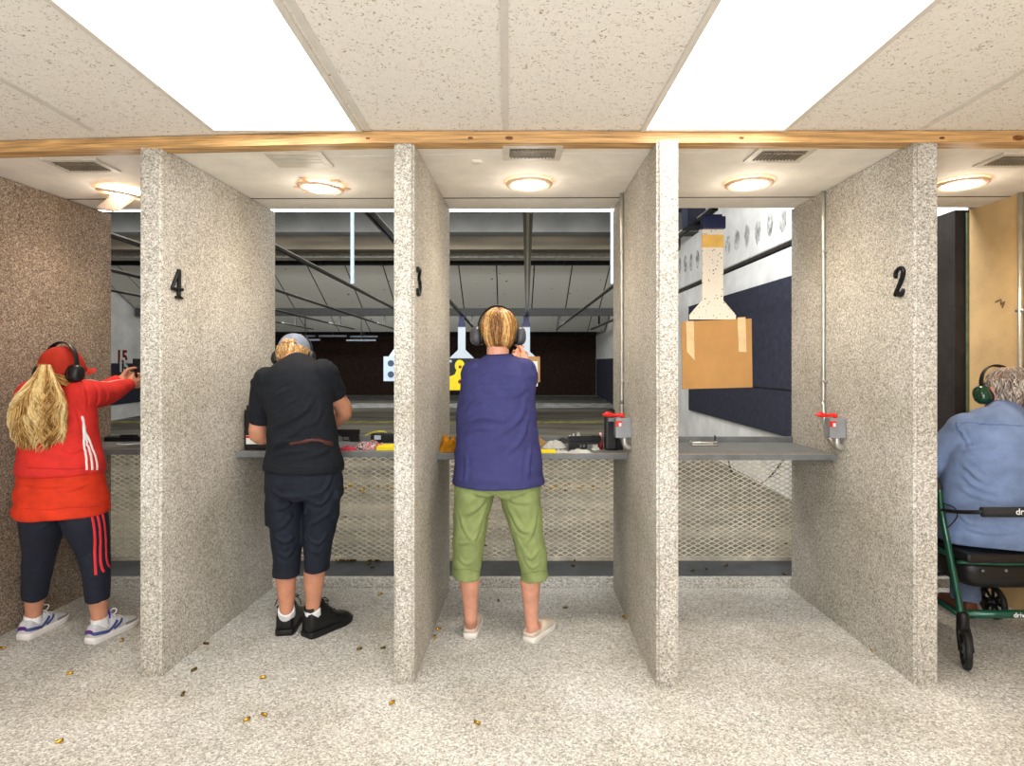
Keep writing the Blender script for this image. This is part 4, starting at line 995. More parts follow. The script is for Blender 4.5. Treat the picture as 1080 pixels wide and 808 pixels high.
def muffs(root, c, Rm, s, m_cup, m_band, tilt=0.0, r=.098, back=0.0, cupx=.088):
    """ear defenders: band over the crown with a shell and cushion on each ear"""
    c = Vector(c); X = lambda x, y, z: c + Rm @ (Matrix.Rotation(tilt, 3, 'X') @ Vector((x * s, (y + back) * s, z * s)))
    bm = B(); pts = []
    for k in range(13):
        q = R(-8 + 196 * k / 12); pts.append(X(r * math.cos(q), 0, .012 + (r + .024) * math.sin(q)))
    tube(bm, pts, (.013 * s, .0042 * s), 10, sub=3, up=Rm @ (Matrix.Rotation(tilt, 3, 'X') @ Vector((0, 1, 0)))); o = obj('ear_muffs', bm, m_band, root, True)
    for e in (-1, 1):
        bm = B(); ax = Rm @ Vector((e, 0, 0)); cc = X(e * cupx, 0, -.012)
        u = Rm @ (Matrix.Rotation(tilt, 3, 'X') @ Vector((0, 0, 1))); v = ax.cross(u)
        rows = [ering(cc + ax * hh * s, u, v, a * s, a * .78 * s, 24, 2.3) for hh, a in ((.006, .034), (.008, .043), (.028, .041), (.040, .034), (.046, .020), (.047, .004))]
        loft(bm, rows); obj('ear_cup', bm, m_cup, o, True)
        bm = B(); rows = [ering(cc + ax * hh * s, u, v, a * s, a * .78 * s, 24, 2.3) for hh, a in ((-.014, .030), (-.010, .041), (.002, .041), (.007, .036))]
        loft(bm, rows); obj('cushion', bm, m_band, o, True)
    return o
def lock(bm, pts, r, tone, n=5, sub=3): tube(bm, pts, [r * .7] + [r] * (len(pts) - 2) + [r * .25], n, sub=sub, tone=tone)
def Lk(p, k): return p
M_skinA = plain('skin_fair', (204, 146, 122), .55, var=.06, scale=22, bump=.08, bscale=300)
M_skinB = plain('skin_tanned', (192, 134, 106), .55, var=.06, scale=22, bump=.08, bscale=300)
M_skinC = plain('skin_ruddy', (208, 150, 126), .55, var=.1, scale=16, bump=.08, bscale=300)
M_eye = plain('eye_white', (230, 226, 220), .2, var=.02)
M_mcharc = plain('muff_charcoal', (70, 70, 76), .35, var=.06)
M_mgreen = plain('muff_green', (14, 62, 40), .12, var=.1, coat=.6)
def pix(px, py, Y): return P(px, py, Y)

# ================================================================== PERSON IN BLUE SHIRT AND GREEN CAPRIS (lane 3)
Y = 3.10
def W(px, py, dy=0.0): return P(px, py, Y + dy)
root = thing('person', 'person seen from behind in navy-blue short-sleeved top and green cropped trousers, aiming', 'person', G(526, 675))
M_navytee = plain('blue_jersey', (58, 59, 106), .85, var=.06, scale=20, bump=.25, bscale=420, spec=.2)
M_green = plain('green_twill', (132, 145, 93), .8, var=.07, scale=16, bump=.25, bscale=500, spec=.2)
hc = W(525.5, 351, .03); Rh = frame((-0.12, 1, -.04))
Ls, Rs = W(502, 395), W(550, 394)
Le, Re = Vector((-.175, 3.36, 1.30)), Vector((.095, 3.36, 1.32))
Lw, Rw = Vector((.035, 3.60, 1.455)), Vector((.085, 3.57, 1.46))
LkN, RkN = W(494, 575, .03), W(558, 577, .03); LA, RA = W(496.5, 652, .03), W(560.5, 656, .03)
lh, rh = (G(496, 674).x, G(496, 674).y), (G(557.5, 678).x, G(557.5, 678).y)
def body_blue():
    bm = B(); head_shape(bm, hc, Rh, 1.0)
    tube(bm, [hc + Vector((0, -.03, -.03)), W(525, 376, 0), W(525, 390, 0)], [.060, .058, .075], 16, sub=3, rounded=True)
    tube(bm, [W(524, 500), W(524.5, 480), W(524, 440), W(525, 405), W(526, 388)], [(.185, .10), (.175, .12), (.17, .12), (.15, .10), (.09, .065)], 24, sub=4, rounded=True, up=(1, 0, 0))
    for S, E_, Wr, side in ((Ls, Le, Lw, -1), (Rs, Re, Rw, 1)):
        tube(bm, [S, (S + E_) / 2, E_, (E_ * .45 + Wr * .55), Wr], [.055, .047, .040, .038, .027], 14, sub=4, rounded=True)
    hand_shape(bm, Rw + Vector((0, .01, 0)), (-.25, 1, .12), (-1, -.25, 0), (0, .1, 1), 1.05, .92)
    hand_shape(bm, Lw, (.35, 1, .1), (1, -.3, 0), (0, .1, 1), .85, .92)
    for hp, k, a, hl, an in ((W(503, 518), LkN, LA, lh, R(2)), (W(546, 518), RkN, RA, rh, R(30))):
        tube(bm, [hp, (hp + k) / 2, k, k * .62 + a * .38 + Vector((0, -.012, 0)), k * .25 + a * .75, a], [.095, .080, .058, .056, .041, .033], 16, sub=4, rounded=True)
        foot_shape(bm, a, hl, an, .235)
    return fuse(bm, .0055, 5)
body = objm('body', body_blue(), M_skinA, root, True); eyes(root, hc, Rh, 1.0, M_eye)
# top
bm = B()
tube(bm, [W(526, 510.5), W(525.8, 500), W(524.5, 470), W(524, 432), W(526, 404), W(526.5, 390), W(526, 380), W(525.5, 374)], [(.236, .184), (.232, .18), (.214, .165), (.205, .152), (.192, .135), (.170, .115), (.105, .085), (.062, .066)], 30, sub=4, up=(1, 0, 0))
for S, E_ in ((Ls, Le), (Rs, Re)):
    tube(bm, [S + (Vector((526, 0, 0)) * 0), S * .55 + E_ * .45, S * .2 + E_ * .8], [.080, .074, .068], 18, sub=4, rounded=True)
ell(bm, W(553, 388.5), (.055, .07, .046)); ell(bm, W(500, 392), (.058, .07, .050))
me = fuse(bm, .007, 6)
zb = -.15
Yb = -.155
sg = [([W(496, 398, Yb), W(520, 393, Yb), W(545, 394, Yb)], .010, .007), ([W(492, 404, Yb), W(515, 401, Yb), W(538, 403, Yb)], .010, .005),
      ([W(482, 448, Yb), W(505, 440, Yb), W(530, 443, Yb)], .013, .010), ([W(481, 458, Yb), W(500, 452, Yb), W(520, 452, Yb)], .012, .008), ([W(480, 438, Yb), W(496, 426, Yb), W(515, 420, Yb)], .012, .007),
      ([W(566, 420, Yb), W(548, 444, Yb), W(520, 462, Yb)], .015, .009), ([W(568, 440, Yb), W(553, 462, Yb), W(530, 482, Yb)], .014, .008), ([W(566, 405, Yb), W(552, 415, Yb), W(530, 418, Yb)], .013, .006),
      ([W(571, 470, Yb), W(562, 490, Yb), W(556, 508, Yb)], .012, .010), ([W(484, 480, Yb), W(486, 495, Yb), W(485, 510, Yb)], .012, .007), ([W(548, 380, -.05), W(551, 386, -.08), W(552, 395, -.1)], .006, .006), ([W(556, 379, -.03), W(559, 386, -.06), W(560, 396, -.09)], .006, .006)]
folds(me, sg, .005, (4, 4, 16), 3.0)
bv = bvh_of(me)
top = objm('shirt', me, M_navytee, root, True)
obj('hem_seam', ribbon(bv, [W(479, 506, -.02), W(495, 508.5, -.14), W(526, 509.5, -.16), W(556, 508, -.14), W(573, 504, -.02)], .004, .0008, 8), plain('blue_seam', (56, 52, 100), .85), top, True)
obj('collar_band', ribbon(bv, [W(513, 377, -.02), W(518, 376.2, -.06), W(526, 376, -.07), W(534, 376.2, -.06), W(539, 377, -.02)], .016, .0015, 8), M_navytee, top, True)
# trousers
bm = B()
tube(bm, [W(525, 500), W(525, 510), W(524.5, 518)], [(.212, .15), (.222, .155), (.208, .14)], 28, sub=3, up=(1, 0, 0))
tube(bm, [W(500.5, 515), W(499, 528), W(496, 552), W(494, 578, .01), W(492, 600, .01), W(491.5, 609, .01)], [(.100, .128), (.099, .120), (.091, .10), (.079, .088), (.075, .082), (.074, .08)], 22, sub=4, up=(1, 0, 0))
tube(bm, [W(548.5, 515), W(549.5, 528), W(554, 552), W(559, 578, .01), W(563, 600, .01), W(564.5, 611, .01)], [(.104, .128), (.100, .120), (.090, .10), (.080, .088), (.074, .082), (.073, .08)], 22, sub=4, up=(1, 0, 0))
me = fuse(bm, .007, 5)
Yb = -.12
sg = [([W(518, 521, Yb), W(505, 535, Yb), W(486, 545, Yb)], .014, .012), ([W(519, 518, Yb), W(505, 519, Yb), W(485, 514, Yb)], .012, .010), ([W(524, 519, Yb), W(540, 528, Yb), W(560, 530, Yb)], .013, .010), ([W(526, 524, Yb), W(545, 520, Yb), W(566, 514, Yb)], .012, .009),
      ([W(516, 530, -.1), W(511, 548, -.1), W(496, 566, -.1)], .013, .009), ([W(512, 556, -.1), W(500, 570, -.1), W(484, 574, -.09)], .010, .009), ([W(482, 540, -.1), W(492, 562, -.1), W(507, 582, -.1)], .010, .009), ([W(480, 590, -.09), W(492, 596, -.09), W(505, 592, -.09)], .008, .008),
      ([W(534, 535, -.1), W(546, 556, -.1), W(560, 562, -.1)], .013, .010), ([W(570, 540, -.1), W(560, 565, -.1), W(548, 578, -.1)], .012, .009), ([W(543, 570, -.09), W(558, 590, -.09), W(570, 582, -.09)], .009, .010), ([W(548, 584, -.09), W(560, 600, -.09), W(574, 594, -.09)], .008, .009)]
folds(me, sg, .006, (7, 7, 10), 8.0)
bv = bvh_of(me); tr = objm('trousers', me, M_green, root, True)
M_gseam = plain('green_seam', (112, 120, 64), .8)
obj('hem_seam', ribbon(bv, [W(477.5, 600, -.03), W(484, 603, -.09), W(492, 604, -.1), W(500, 604, -.09), W(505.5, 603, -.03)], .004, .0008), M_gseam, tr, True)
obj('hem_seam', ribbon(bv, [W(550, 606, -.03), W(556, 606.5, -.09), W(565, 606, -.1), W(572, 604.5, -.09), W(578, 602, -.03)], .004, .0008), M_gseam, tr, True)
obj('seat_seam', ribbon(bv, [W(522, 509, -.17), W(522, 514, -.17), W(522.5, 519, -.16)], .005, .001), M_gseam, tr, True)
tuck(body, [tr, top])
# clogs
M_clog = plain('clog_suede', (206, 190, 174), .85, var=.06, bump=.1); M_clogs = plain('clog_sole', (228, 222, 214), .6, var=.04); M_out = plain('outsole_dark', (48, 40, 38), .8)
for hl, an in ((lh, R(2)), (rh, R(30))):
    o, (h, f, s, L) = shoe(root, 'clog', hl, an, .245, M_clog, M_clogs, sole_h=.030)
    bm = B(); tube(bm, [h + f * .045 + s * .036 + Vector((0, 0, .050)), h - f * .002 + s * .024 + Vector((0, 0, .046)), h - f * .008 + Vector((0, 0, .045)), h - f * .002 - s * .024 + Vector((0, 0, .046)), h + f * .045 - s * .036 + Vector((0, 0, .050))], .0075, 8, sub=4, rounded=True); obj('heel_rim', bm, M_clog, o, True)
# hair: short layered bob of locks over a cap
M_hairB = tonemat('hair_ginger_blond', [(0.0, (56, 34, 16)), (.3, (112, 72, 32)), (.55, (164, 114, 56)), (.8, (200, 154, 90)), (1, (226, 192, 134))])
bm = BT(); rnd.seed(11)
ell(bm, hc + Rh @ Vector((0, -.018, .026)), (.083, .092, .080), Rh, 26, tone=.25)
crown = Vector((.002, -.03, 1))
for i in range(2200):
    th = rnd.uniform(-2.75, 2.75); x0, y0 = math.sin(th), -math.cos(th)     # th=0 is the nape
    ln = 1.0 if abs(th) < 1.6 else .55
    r0 = rnd.uniform(.0, .5); end = (rnd.uniform(1.95, 2.50) if abs(th) < 1.2 else rnd.uniform(1.4, 1.9)) * (1.0 if abs(th) < 1.9 else .8)
    st = rnd.uniform(.05, .9); pts = []
    for k in range(7):
        a = st + (end - st) * k / 6; wv = .07 * math.sin(a * 4 + i)
        sx, sy, sz = .088, .099, .094
        d = Vector((math.sin(a) * math.sin(th + wv) * sx, -math.sin(a) * math.cos(th + wv) * sy, math.cos(a) * (sz if a < 1.57 else .160)))
        k2 = 1 + (.04 * math.sin(i * 1.7)) + (.02 if k > 4 else 0) - (.12 * max(0, a - 1.75))
        pts.append(hc + Rh @ (Vector((0, -.014, .030)) + d * k2))
    lock(bm, pts, rnd.uniform(.0012, .0030), min(1, max(0, .5 + .25 * math.sin(th * 5) + rnd.uniform(-.4, .4))), n=4, sub=2)
obj('hair', bm, M_hairB, root, True)
muffs(root, hc, Rh, 1.16, M_mcharc, M_black, R(-8), r=.090, back=.010, cupx=.078)
gp = Vector((.062, 3.70, 1.50))
pr = pistol('black pistol held out in both hands by the person in the blue top', gp + Vector((0, 0, .02)), R(90), False)

# ================================================================== PERSON IN BLACK (lane 4)
Y = 3.14
root = thing('person', 'person in black T-shirt and dark cropped trousers, pale cap, head bowed over the shelf', 'person', G(318, 672))
M_btee = plain('black_jersey', (24, 27, 33), .85, var=.12, scale=18, bump=.2, bscale=420, spec=.2)
M_bpant = plain('dark_navy_twill', (26, 31, 42), .8, var=.12, scale=16, bump=.25, bscale=500, spec=.22)
hc = P(310, 375.5, 3.40); Rh = frame((0.0, .93, -.36))
Ls, Rs = P(281, 402, 3.18), P(341, 394, 3.18)
Le, Re = P(272, 459, 3.22), P(363, 433, 3.33)
Lw, Rw = Vector((-1.20, 3.44, 1.03)), Vector((-1.02, 3.46, 1.05))
LkN, RkN = W(303, 575, .04), W(335, 572, .04); LA, RA = W(302, 645, .02), W(329.5, 645, .02)
lh, rh = (G(299.5, 671).x, G(299.5, 671).y), (G(323, 673).x, G(323, 673).y)
def body_black():
    bm = B(); head_shape(bm, hc, Rh, 1.0)
    tube(bm, [hc + Rh @ Vector((0, -.03, -.03)), P(312, 386, 3.27), P(314, 398, 3.2)], [.060, .060, .075], 16, sub=3, rounded=True)
    tube(bm, [W(320, 500), W(320, 485), W(317, 440), W(314, 412, .03), W(313, 394, .07)], [(.175, .11), (.165, .11), (.15, .11), (.145, .10), (.09, .07)], 24, sub=4, rounded=True, up=(1, 0, 0))
    tube(bm, [Ls, (Ls + Le) / 2, Le, Le * .6 + Lw * .4, Lw], [.052, .047, .045, .042, .028], 14, sub=4, rounded=True)
    tube(bm, [Rs, (Rs + Re) / 2, Re, Re * .6 + Rw * .4, Rw], [.052, .047, .046, .043, .028], 14, sub=4, rounded=True)
    hand_shape(bm, Lw, (.7, .6, -.15), (.3, -.5, -1), (0.2, 1, .3), .6); hand_shape(bm, Rw, (-.7, .6, -.15), (-.3, -.5, -1), (-.2, 1, .3), .7)
    for hp, k, a, hl, an in ((W(302, 520), LkN, LA, lh, R(-7)), (W(338, 520), RkN, RA, rh, R(33))):
        tube(bm, [hp, (hp + k) / 2, k, k * .58 + a * .42 + Vector((0, -.016, 0)), k * .25 + a * .75, a], [.074, .064, .052, .055, .043, .034], 16, sub=4, rounded=True)
        foot_shape(bm, a, hl, an, .24)
    return fuse(bm, .0055, 5)
body = objm('body', body_black(), M_skinB, root, True); eyes(root, hc, Rh, 1.0, M_eye)
bm = B()
tube(bm, [W(320.5, 496), W(320.5, 488), W(319, 468), W(317.5, 440), W(314.5, 418, .02), W(312, 402, .04), W(313, 390, .08), W(314, 382.5, .13)], [(.205, .155), (.203, .155), (.182, .145), (.170, .14), (.182, .145), (.180, .135), (.125, .10), (.066, .065)], 30, sub=4, up=(1, 0, 0))
tube(bm, [Ls, Ls * .5 + Le * .5, Ls * .22 + Le * .78], [.078, .068, .060], 18, sub=4, rounded=False)
tube(bm, [Rs, Rs * .5 + Re * .5, Rs * .40 + Re * .60], [.078, .066, .062], 18, sub=4, rounded=False)
ell(bm, P(283, 402, 3.18), (.075, .09, .075)); ell(bm, P(340, 394, 3.18), (.075, .09, .075))
me = fuse(bm, .007, 6); Yb = -.14
sg = [([W(281, 452, Yb), W(300, 446, Yb), W(322, 432, Yb), W(332, 418, Yb)], .014, .012), ([W(284, 470, Yb), W(305, 460, Yb), W(330, 440, Yb)], .014, .010), ([W(280, 425, Yb), W(290, 415, Yb), W(304, 408, Yb)], .012, .012), ([W(283, 440, Yb), W(296, 430, Yb), W(310, 420, Yb)], .011, .009),
      ([W(282, 475, Yb), W(300, 466.5, Yb), W(330, 464, Yb), W(356, 466, Yb)], .010, .012), ([W(281, 482, Yb), W(300, 477, Yb), W(330, 476, Yb)], .012, .009), ([W(350, 425, Yb), W(340, 440, Yb), W(322, 452, Yb)], .012, .008), ([W(357, 470, Yb), W(340, 478, Yb), W(310, 484, Yb)], .012, .008), ([W(272, 410, -.02), W(275, 424, -.02), W(272, 440, -.02)], .010, .008)]
folds(me, sg, .005, (5, 5, 13), 21.0)
bv = bvh_of(me); top = objm('shirt', me, M_btee, root, True)
o = obj('waist_strap', ribbon(bv, [W(306, 467.5, Yb), W(316, 465.6, Yb), W(330, 464.6, Yb), W(345, 465.5, Yb), W(355.5, 468, -.06)], .021, .003, 8), plain('brown_strap', (74, 40, 34), .6, var=.2), top, True); o['label'] = 'reddish brown waist strap'
obj('hem_seam', ribbon(bv, [W(281, 491, -.03), W(296, 492, -.13), W(320, 492, -.15), W(346, 492, -.13), W(360, 491, -.03)], .004, .0008), plain('black_seam', (14, 16, 20), .8), top, True)
bm = B()
tube(bm, [W(320.5, 486), W(320.5, 500), W(320, 514), W(320, 522)], [(.186, .14), (.198, .15), (.200, .15), (.19, .14)], 28, sub=3, up=(1, 0, 0))
tube(bm, [W(301, 515), W(300, 532), W(302, 552), W(303, 578), W(302, 598), W(302, 607.5)], [(.095, .125), (.094, .115), (.083, .10), (.072, .085), (.067, .08), (.067, .078)], 22, sub=4, up=(1, 0, 0))
tube(bm, [W(339.5, 515), W(340, 532), W(337.5, 552), W(335.5, 575), W(334.5, 592), W(334.5, 600.5)], [(.095, .125), (.092, .115), (.083, .10), (.072, .085), (.064, .08), (.062, .078)], 22, sub=4, up=(1, 0, 0))
box(bm, W(285.5, 543), (.03, .10, .10), bev=.012); box(bm, W(357, 520), (.035, .12, .045), bev=.010); box(bm, W(354, 536), (.03, .11, .10), bev=.012)
me = fuse(bm, .007, 5); Yb = -.12
sg = [([W(320, 523, Yb), W(306, 534, Yb), W(288, 538, Yb)], .012, .012), ([W(318, 535, Yb), W(305, 552, Yb), W(288, 560, Yb)], .012, .012), ([W(290, 566, -.09), W(302, 572, -.09), W(316, 566, -.09)], .010, .010), ([W(290, 582, -.09), W(302, 588, -.09), W(315, 582, -.09)], .010, .008),
      ([W(322, 525, Yb), W(338, 532, Yb), W(356, 520, Yb)], .012, .012), ([W(323, 556, -.1), W(336, 548, -.1), W(352, 540, -.1)], .012, .010), ([W(324, 568, -.09), W(336, 574, -.09), W(349, 566, -.09)], .010, .011), ([W(324, 580, -.09), W(336, 584, -.09), W(347, 578, -.09)], .008, .009), ([W(358, 500, Yb), W(345, 516, Yb), W(328, 522, Yb)], .012, .010), ([W(282, 515, Yb), W(298, 521, Yb), W(316, 521, Yb)], .011, .009)]
folds(me, sg, .005, (7, 7, 11), 28.0)
bv = bvh_of(me); tr = objm('trousers', me, M_bpant, root, True); M_bs = plain('navy_seam', (12, 15, 22), .8)
for pts in ([W(283, 499, -.1), W(284, 510, -.13), W(288, 518, -.14), W(296, 518, -.15), W(299, 510, -.15), W(300, 498, -.15)], [W(331, 498, -.15), W(331, 510, -.15), W(338, 518, -.15), W(346, 517, -.13), W(350, 508, -.12)], [W(318, 496, -.16), W(318.5, 508, -.16), W(320, 519, -.14)]):
    obj('pocket_seam', ribbon(bv, pts, .004, .001), M_bs, tr, True)
for pts in ([W(289.5, 602, -.04), W(296, 603.5, -.08), W(303, 603.5, -.09), W(310, 603, -.08), W(315, 602, -.04)], [W(322, 596, -.04), W(328, 597, -.08), W(334, 597, -.09), W(341, 596.5, -.08), W(346.5, 596, -.04)]):
    obj('hem_seam', ribbon(bv, pts, .003, .001), M_bs, tr, True)
tuck(body, [tr, top])
M_boot = plain('black_leather', (17, 17, 18), .38, var=.25, bump=.1); M_bsole = plain('black_rubber', (14, 14, 15), .6); M_sock = plain('white_sock', (226, 226, 228), .9, bump=.2, bscale=200)
for a, hl, an in ((LA, lh, R(-7)), (RA, rh, R(33))):
    o, (h, f, s, L) = shoe(root, 'boot', hl, an, .285, M_boot, M_bsole, sole_h=.032, ws=1.22)
    bm = B()
    for k in range(4):
        t = .36 + .09 * k; zz = [.158, .132, .106, .086][k]
        tube(bm, [h + f * t * L - s * .022 + Vector((0, 0, zz - .004)), h + f * t * L + Vector((0, 0, zz + .006)), h + f * t * L + s * .022 + Vector((0, 0, zz - .004))], .0032, 6, sub=3)
    q = h + f * .34 * L + Vector((0, 0, .172))
    for e in (-1, 1):
        tube(bm, [q, q + s * e * .03 + Vector((0, 0, .012)), q + s * e * .055 + f * .005 + Vector((0, 0, -.002)), q + s * e * .035], .0026, 6, sub=4)
        tube(bm, [q, q + s * e * .05 + Vector((0, 0, -.008)), q + s * e * .068 - f * .01 + Vector((0, 0, -.045))], .0024, 6, sub=4)
    obj('lace', bm, M_boot, o, True)
    bm = B(); tube(bm, [h - f * .004 + s * .03 + f * .02 + Vector((0, 0, .146)), h + f * .0 + Vector((0, 0, .140)), h + f * .02 - s * .034 + Vector((0, 0, .146))], .008, 8, sub=4, rounded=True); obj('padded_collar', bm, M_boot, o, True)
    bm = B(); tube(bm, [a + Vector((0, 0, .016)), a * .6 + (h + f * .06 + Vector((0, 0, .09))) * .4, h + f * .06 + Vector((0, 0, .07))], [.042, .045, .042], 16, sub=3); obj('sock', bm, M_sock, root, True)
# cap with strap opening, hair below, muffs
M_hairG = tonemat('hair_sandy', [(0.0, (70, 44, 20)), (.3, (132, 92, 48)), (.6, (186, 142, 84)), (.85, (216, 180, 124)), (1, (236, 212, 170))])
M_capb = plain('pale_blue_cotton', (164, 176, 198), .85, var=.07, bump=.2, bscale=300)
def cap_shell(c, Rm, a, b, h, cut=.0, tilt=0.0, n=30, hole=None, th=.003):
    """cap crown: dome of rings, optionally with an arched opening at the back (local -y)"""
    bm = B(); rows = []; T = Matrix.Rotation(tilt, 3, 'X')
    for j in range(10):
        q = (math.pi / 2) * j / 9 * .985; r = []
        for k in range(n):
            t = 2 * math.pi * k / n; zz = math.sin(q); rr = math.cos(q) ** .8
            low = cut
            if hole and math.cos(t + math.pi / 2) > 0:
                dd = abs((t - 1.5 * math.pi)); 
                if dd < hole[0] and j == 0: low = cut + hole[1] * math.cos(dd / hole[0] * math.pi / 2) ** .6
            z = low + (h - low) * zz
            r.append(Vector(c) + Rm @ (T @ Vector((a * rr * math.cos(t), b * rr * math.sin(t), z))))
        rows.append(r)
    loft(bm, rows, caps=False); bmesh.ops.solidify(bm, geom=bm.faces[:], thickness=th); return bm
bm = BT(); rnd.seed(5)
ell(bm, hc + Rh @ Vector((0, -.016, .02)), (.079, .090, .084), Rh, 24, tone=.3)
for i in range(1100):
    th = rnd.uniform(-2.0, 2.0); st = rnd.uniform(1.50, 1.66) if i % 4 else rnd.uniform(1.18, 1.26); end = rnd.uniform(1.95, 2.5) if i % 4 else rnd.uniform(1.42, 1.5); pts = []
    if i % 4 == 0: th *= .15
    for k in range(6):
        a = st + (end - st) * k / 5; w_ = .16 * math.sin(a * 6 + i)
        d = Vector((math.sin(a) * math.sin(th + w_) * .087, -math.sin(a) * math.cos(th + w_) * .100, math.cos(a) * (.092 if a < 1.57 else .12)))
        pts.append(hc + Rh @ (Vector((0, -.012, .024)) + d * (1 + .05 * math.sin(i * 2.3 + k))))
    lock(bm, pts, rnd.uniform(.0014, .0032), rnd.uniform(.2, 1), n=4, sub=2)
obj('hair', bm, M_hairG, root, True)
bm = cap_shell(hc + Rh @ Vector((0, -.006, .022)), Rh, .089, .105, .102, cut=-.002, tilt=R(4), hole=(.62, .05)); cp = obj('cap', bm, M_capb, root, True)
bm = B(); tube(bm, [hc + Rh @ Vector((x * .088, -.004 - math.sqrt(max(0, 1 - x * x)) * .104, .022)) for x in (-.62, -.4, -.15, .15, .4, .62)], (.009, .0025), 8, sub=3, up=Rh @ Vector((0, 0, 1))); obj('strap', bm, M_capb, cp, True)
bm = B(); lathe(bm, [(.012, 0), (.012, .004), (.002, .005)], hc + Rh @ Vector((.02, -.107, .024)), Rh @ Vector((0, -1, 0)), 14); obj('strap_snap', bm, M_whitep, cp, True)
bm = B(); rows = []
for k in range(11):
    q = R(200 - 220 * k / 10); rows.append([Vector((.084 * math.cos(q), .085 * max(0, math.sin(q)) + .01, .018)), Vector((.080 * math.cos(q), .075 + .085 * max(0, math.sin(q)), .008 - .012 * math.cos(q) ** 2))])
def visor(c, Rm, half=.078, y0=.075, ln=.075, z=.02, drop=.015, th=.004, tilt=0.0):
    bm = B(); g = []; T = Matrix.Rotation(tilt, 3, 'X')
    for i in range(13):
        u = -1 + 2 * i / 12; r = []
        for j in range(6):
            v = j / 5; yy = y0 * math.sqrt(max(0, 1 - .75 * u * u)) + ln * v * math.sqrt(max(0.0, 1 - u * u * .92)); zz = z - drop * (u * u) * (0.5 + .8 * v) - .25 * drop * v
            r.append(bm.verts.new(Vector(c) + Rm @ (T @ Vector((u * half, yy, zz)))))
        g.append(r)
    for i in range(12):
        for j in range(5): bm.faces.new((g[i][j], g[i + 1][j], g[i + 1][j + 1], g[i][j + 1]))
    bmesh.ops.solidify(bm, geom=bm.faces[:], thickness=th); return bm
obj('visor', visor(hc, Rh, z=.03), M_capb, cp, True)
muffs(root, hc, Rh, .96, M_black, M_black, R(-4), r=.104, back=.0, cupx=.080)

# ================================================================== PERSON IN RED (lane at the left)
Y = 3.06
root = thing('person', 'person in red jacket and cap with long blond ponytail, arms stretched out aiming', 'person', G(64, 680))
M_redj = plain('red_jersey', (204, 48, 42), .8, var=.07, scale=16, bump=.2, bscale=420, spec=.2)
M_redu = plain('orange_red_shirt', (206, 54, 28), .75, var=.07, scale=16, bump=.2, bscale=420, spec=.2)
M_legg = plain('navy_leggings', (28, 32, 46), .75, var=.1, scale=16, bump=.1, bscale=500, spec=.3)
M_rstripe = plain('red_stripe', (226, 50, 58), .75, var=.04); M_wstripe = plain('white_stripe', (240, 236, 236), .75, var=.03)
hc = P(66, 392, 3.07); Rh = frame((0.22, 1, 0.04))
Ls, Rs = P(36, 417, 3.06), P(84, 418, 3.06)
Le, Re = Vector((-2.36, 3.30, 1.22)), P(114, 414.5, 3.30)
Rw = P(137.5, 404.5, 3.55); Lw = Vector((-2.255, 3.52, 1.325))
LkN, RkN = P(42, 588, 3.12), P(101.5, 588, 3.10); LA, RA = P(34.5, 652, 3.16), P(105, 655, 3.11)
lh = (G(22, 677).x, G(22, 677).y + .01); rh = (G(93, 681).x, G(93, 681).y + .01)
def body_red():
    bm = B(); head_shape(bm, hc, Rh, 1.0)
    tube(bm, [hc + Vector((0, -.03, -.03)), P(63, 406, 3.05), P(62, 418, 3.05)], [.058, .056, .075], 16, sub=3, rounded=True)
    tube(bm, [W(65, 522), W(65, 500), W(63, 470), W(61, 440), W(60, 420)], [(.185, .13), (.165, .12), (.155, .115), (.15, .11), (.10, .07)], 24, sub=4, rounded=True, up=(1, 0, 0))
    tube(bm, [Ls, (Ls + Le) / 2, Le, Le * .5 + Lw * .5, Lw], [.055, .048, .042, .038, .026], 14, sub=4, rounded=True)
    tube(bm, [Rs, (Rs + Re) / 2, Re, Re * .5 + Rw * .5, Rw], [.055, .048, .042, .036, .026], 14, sub=4, rounded=True)
    hand_shape(bm, Rw, (-.02, 1, .06), (-1, -.15, -.1), (-.15, .1, 1), .95, .95); hand_shape(bm, Lw, (.12, 1, .12), (1, -.1, -.1), (.1, .1, 1), .75, .95)
    for hp, k, a, hl, an in ((W(47, 540), LkN, LA, lh, R(3)), (W(87, 540), RkN, RA, rh, R(14))):
        tube(bm, [hp, (hp + k) / 2, k, k * .58 + a * .42 + Vector((0, -.015, 0)), k * .25 + a * .75, a], [.090, .070, .050, .050, .042, .035], 16, sub=4, rounded=True)
        foot_shape(bm, a, hl, an, .24)
    return fuse(bm, .0055, 5)
body = objm('body', body_red(), M_skinB, root, True); eyes(root, hc, Rh, 1.0, M_eye)
# leggings
bm = B()
tube(bm, [W(65, 520), W(65, 534), W(66, 543)], [(.190, .145), (.194, .15), (.186, .135)], 28, sub=3, up=(1, 0, 0))
tube(bm, [W(47, 535), W(45.5, 550), P(43, 580, 3.11), P(38.5, 608, 3.13), P(36.5, 629.5, 3.15)], [(.100, .12), (.096, .112), (.074, .085), (.064, .07), (.056, .06)], 22, sub=4, up=(1, 0, 0))
tube(bm, [W(87.5, 535), W(90, 550), P(97.5, 576, 3.09), P(101.5, 602, 3.10), P(103, 632.5, 3.11)], [(.102, .12), (.097, .112), (.076, .085), (.063, .07), (.053, .058)], 22, sub=4, up=(1, 0, 0))
me = fuse(bm, .006, 5)
folds(me, [([W(66, 546, -.1), W(55, 556, -.1), W(40, 560, -.1)], .010, .004), ([P(30, 600, 3.05), P(40, 604, 3.05), P(50, 600, 3.05)], .008, .003), ([P(92, 610, 3.02), P(102, 612, 3.02), P(113, 608, 3.02)], .008, .003)], .002, (8, 8, 8), 40)
bv = bvh_of(me); lg = objm('leggings', me, M_legg, root, True)
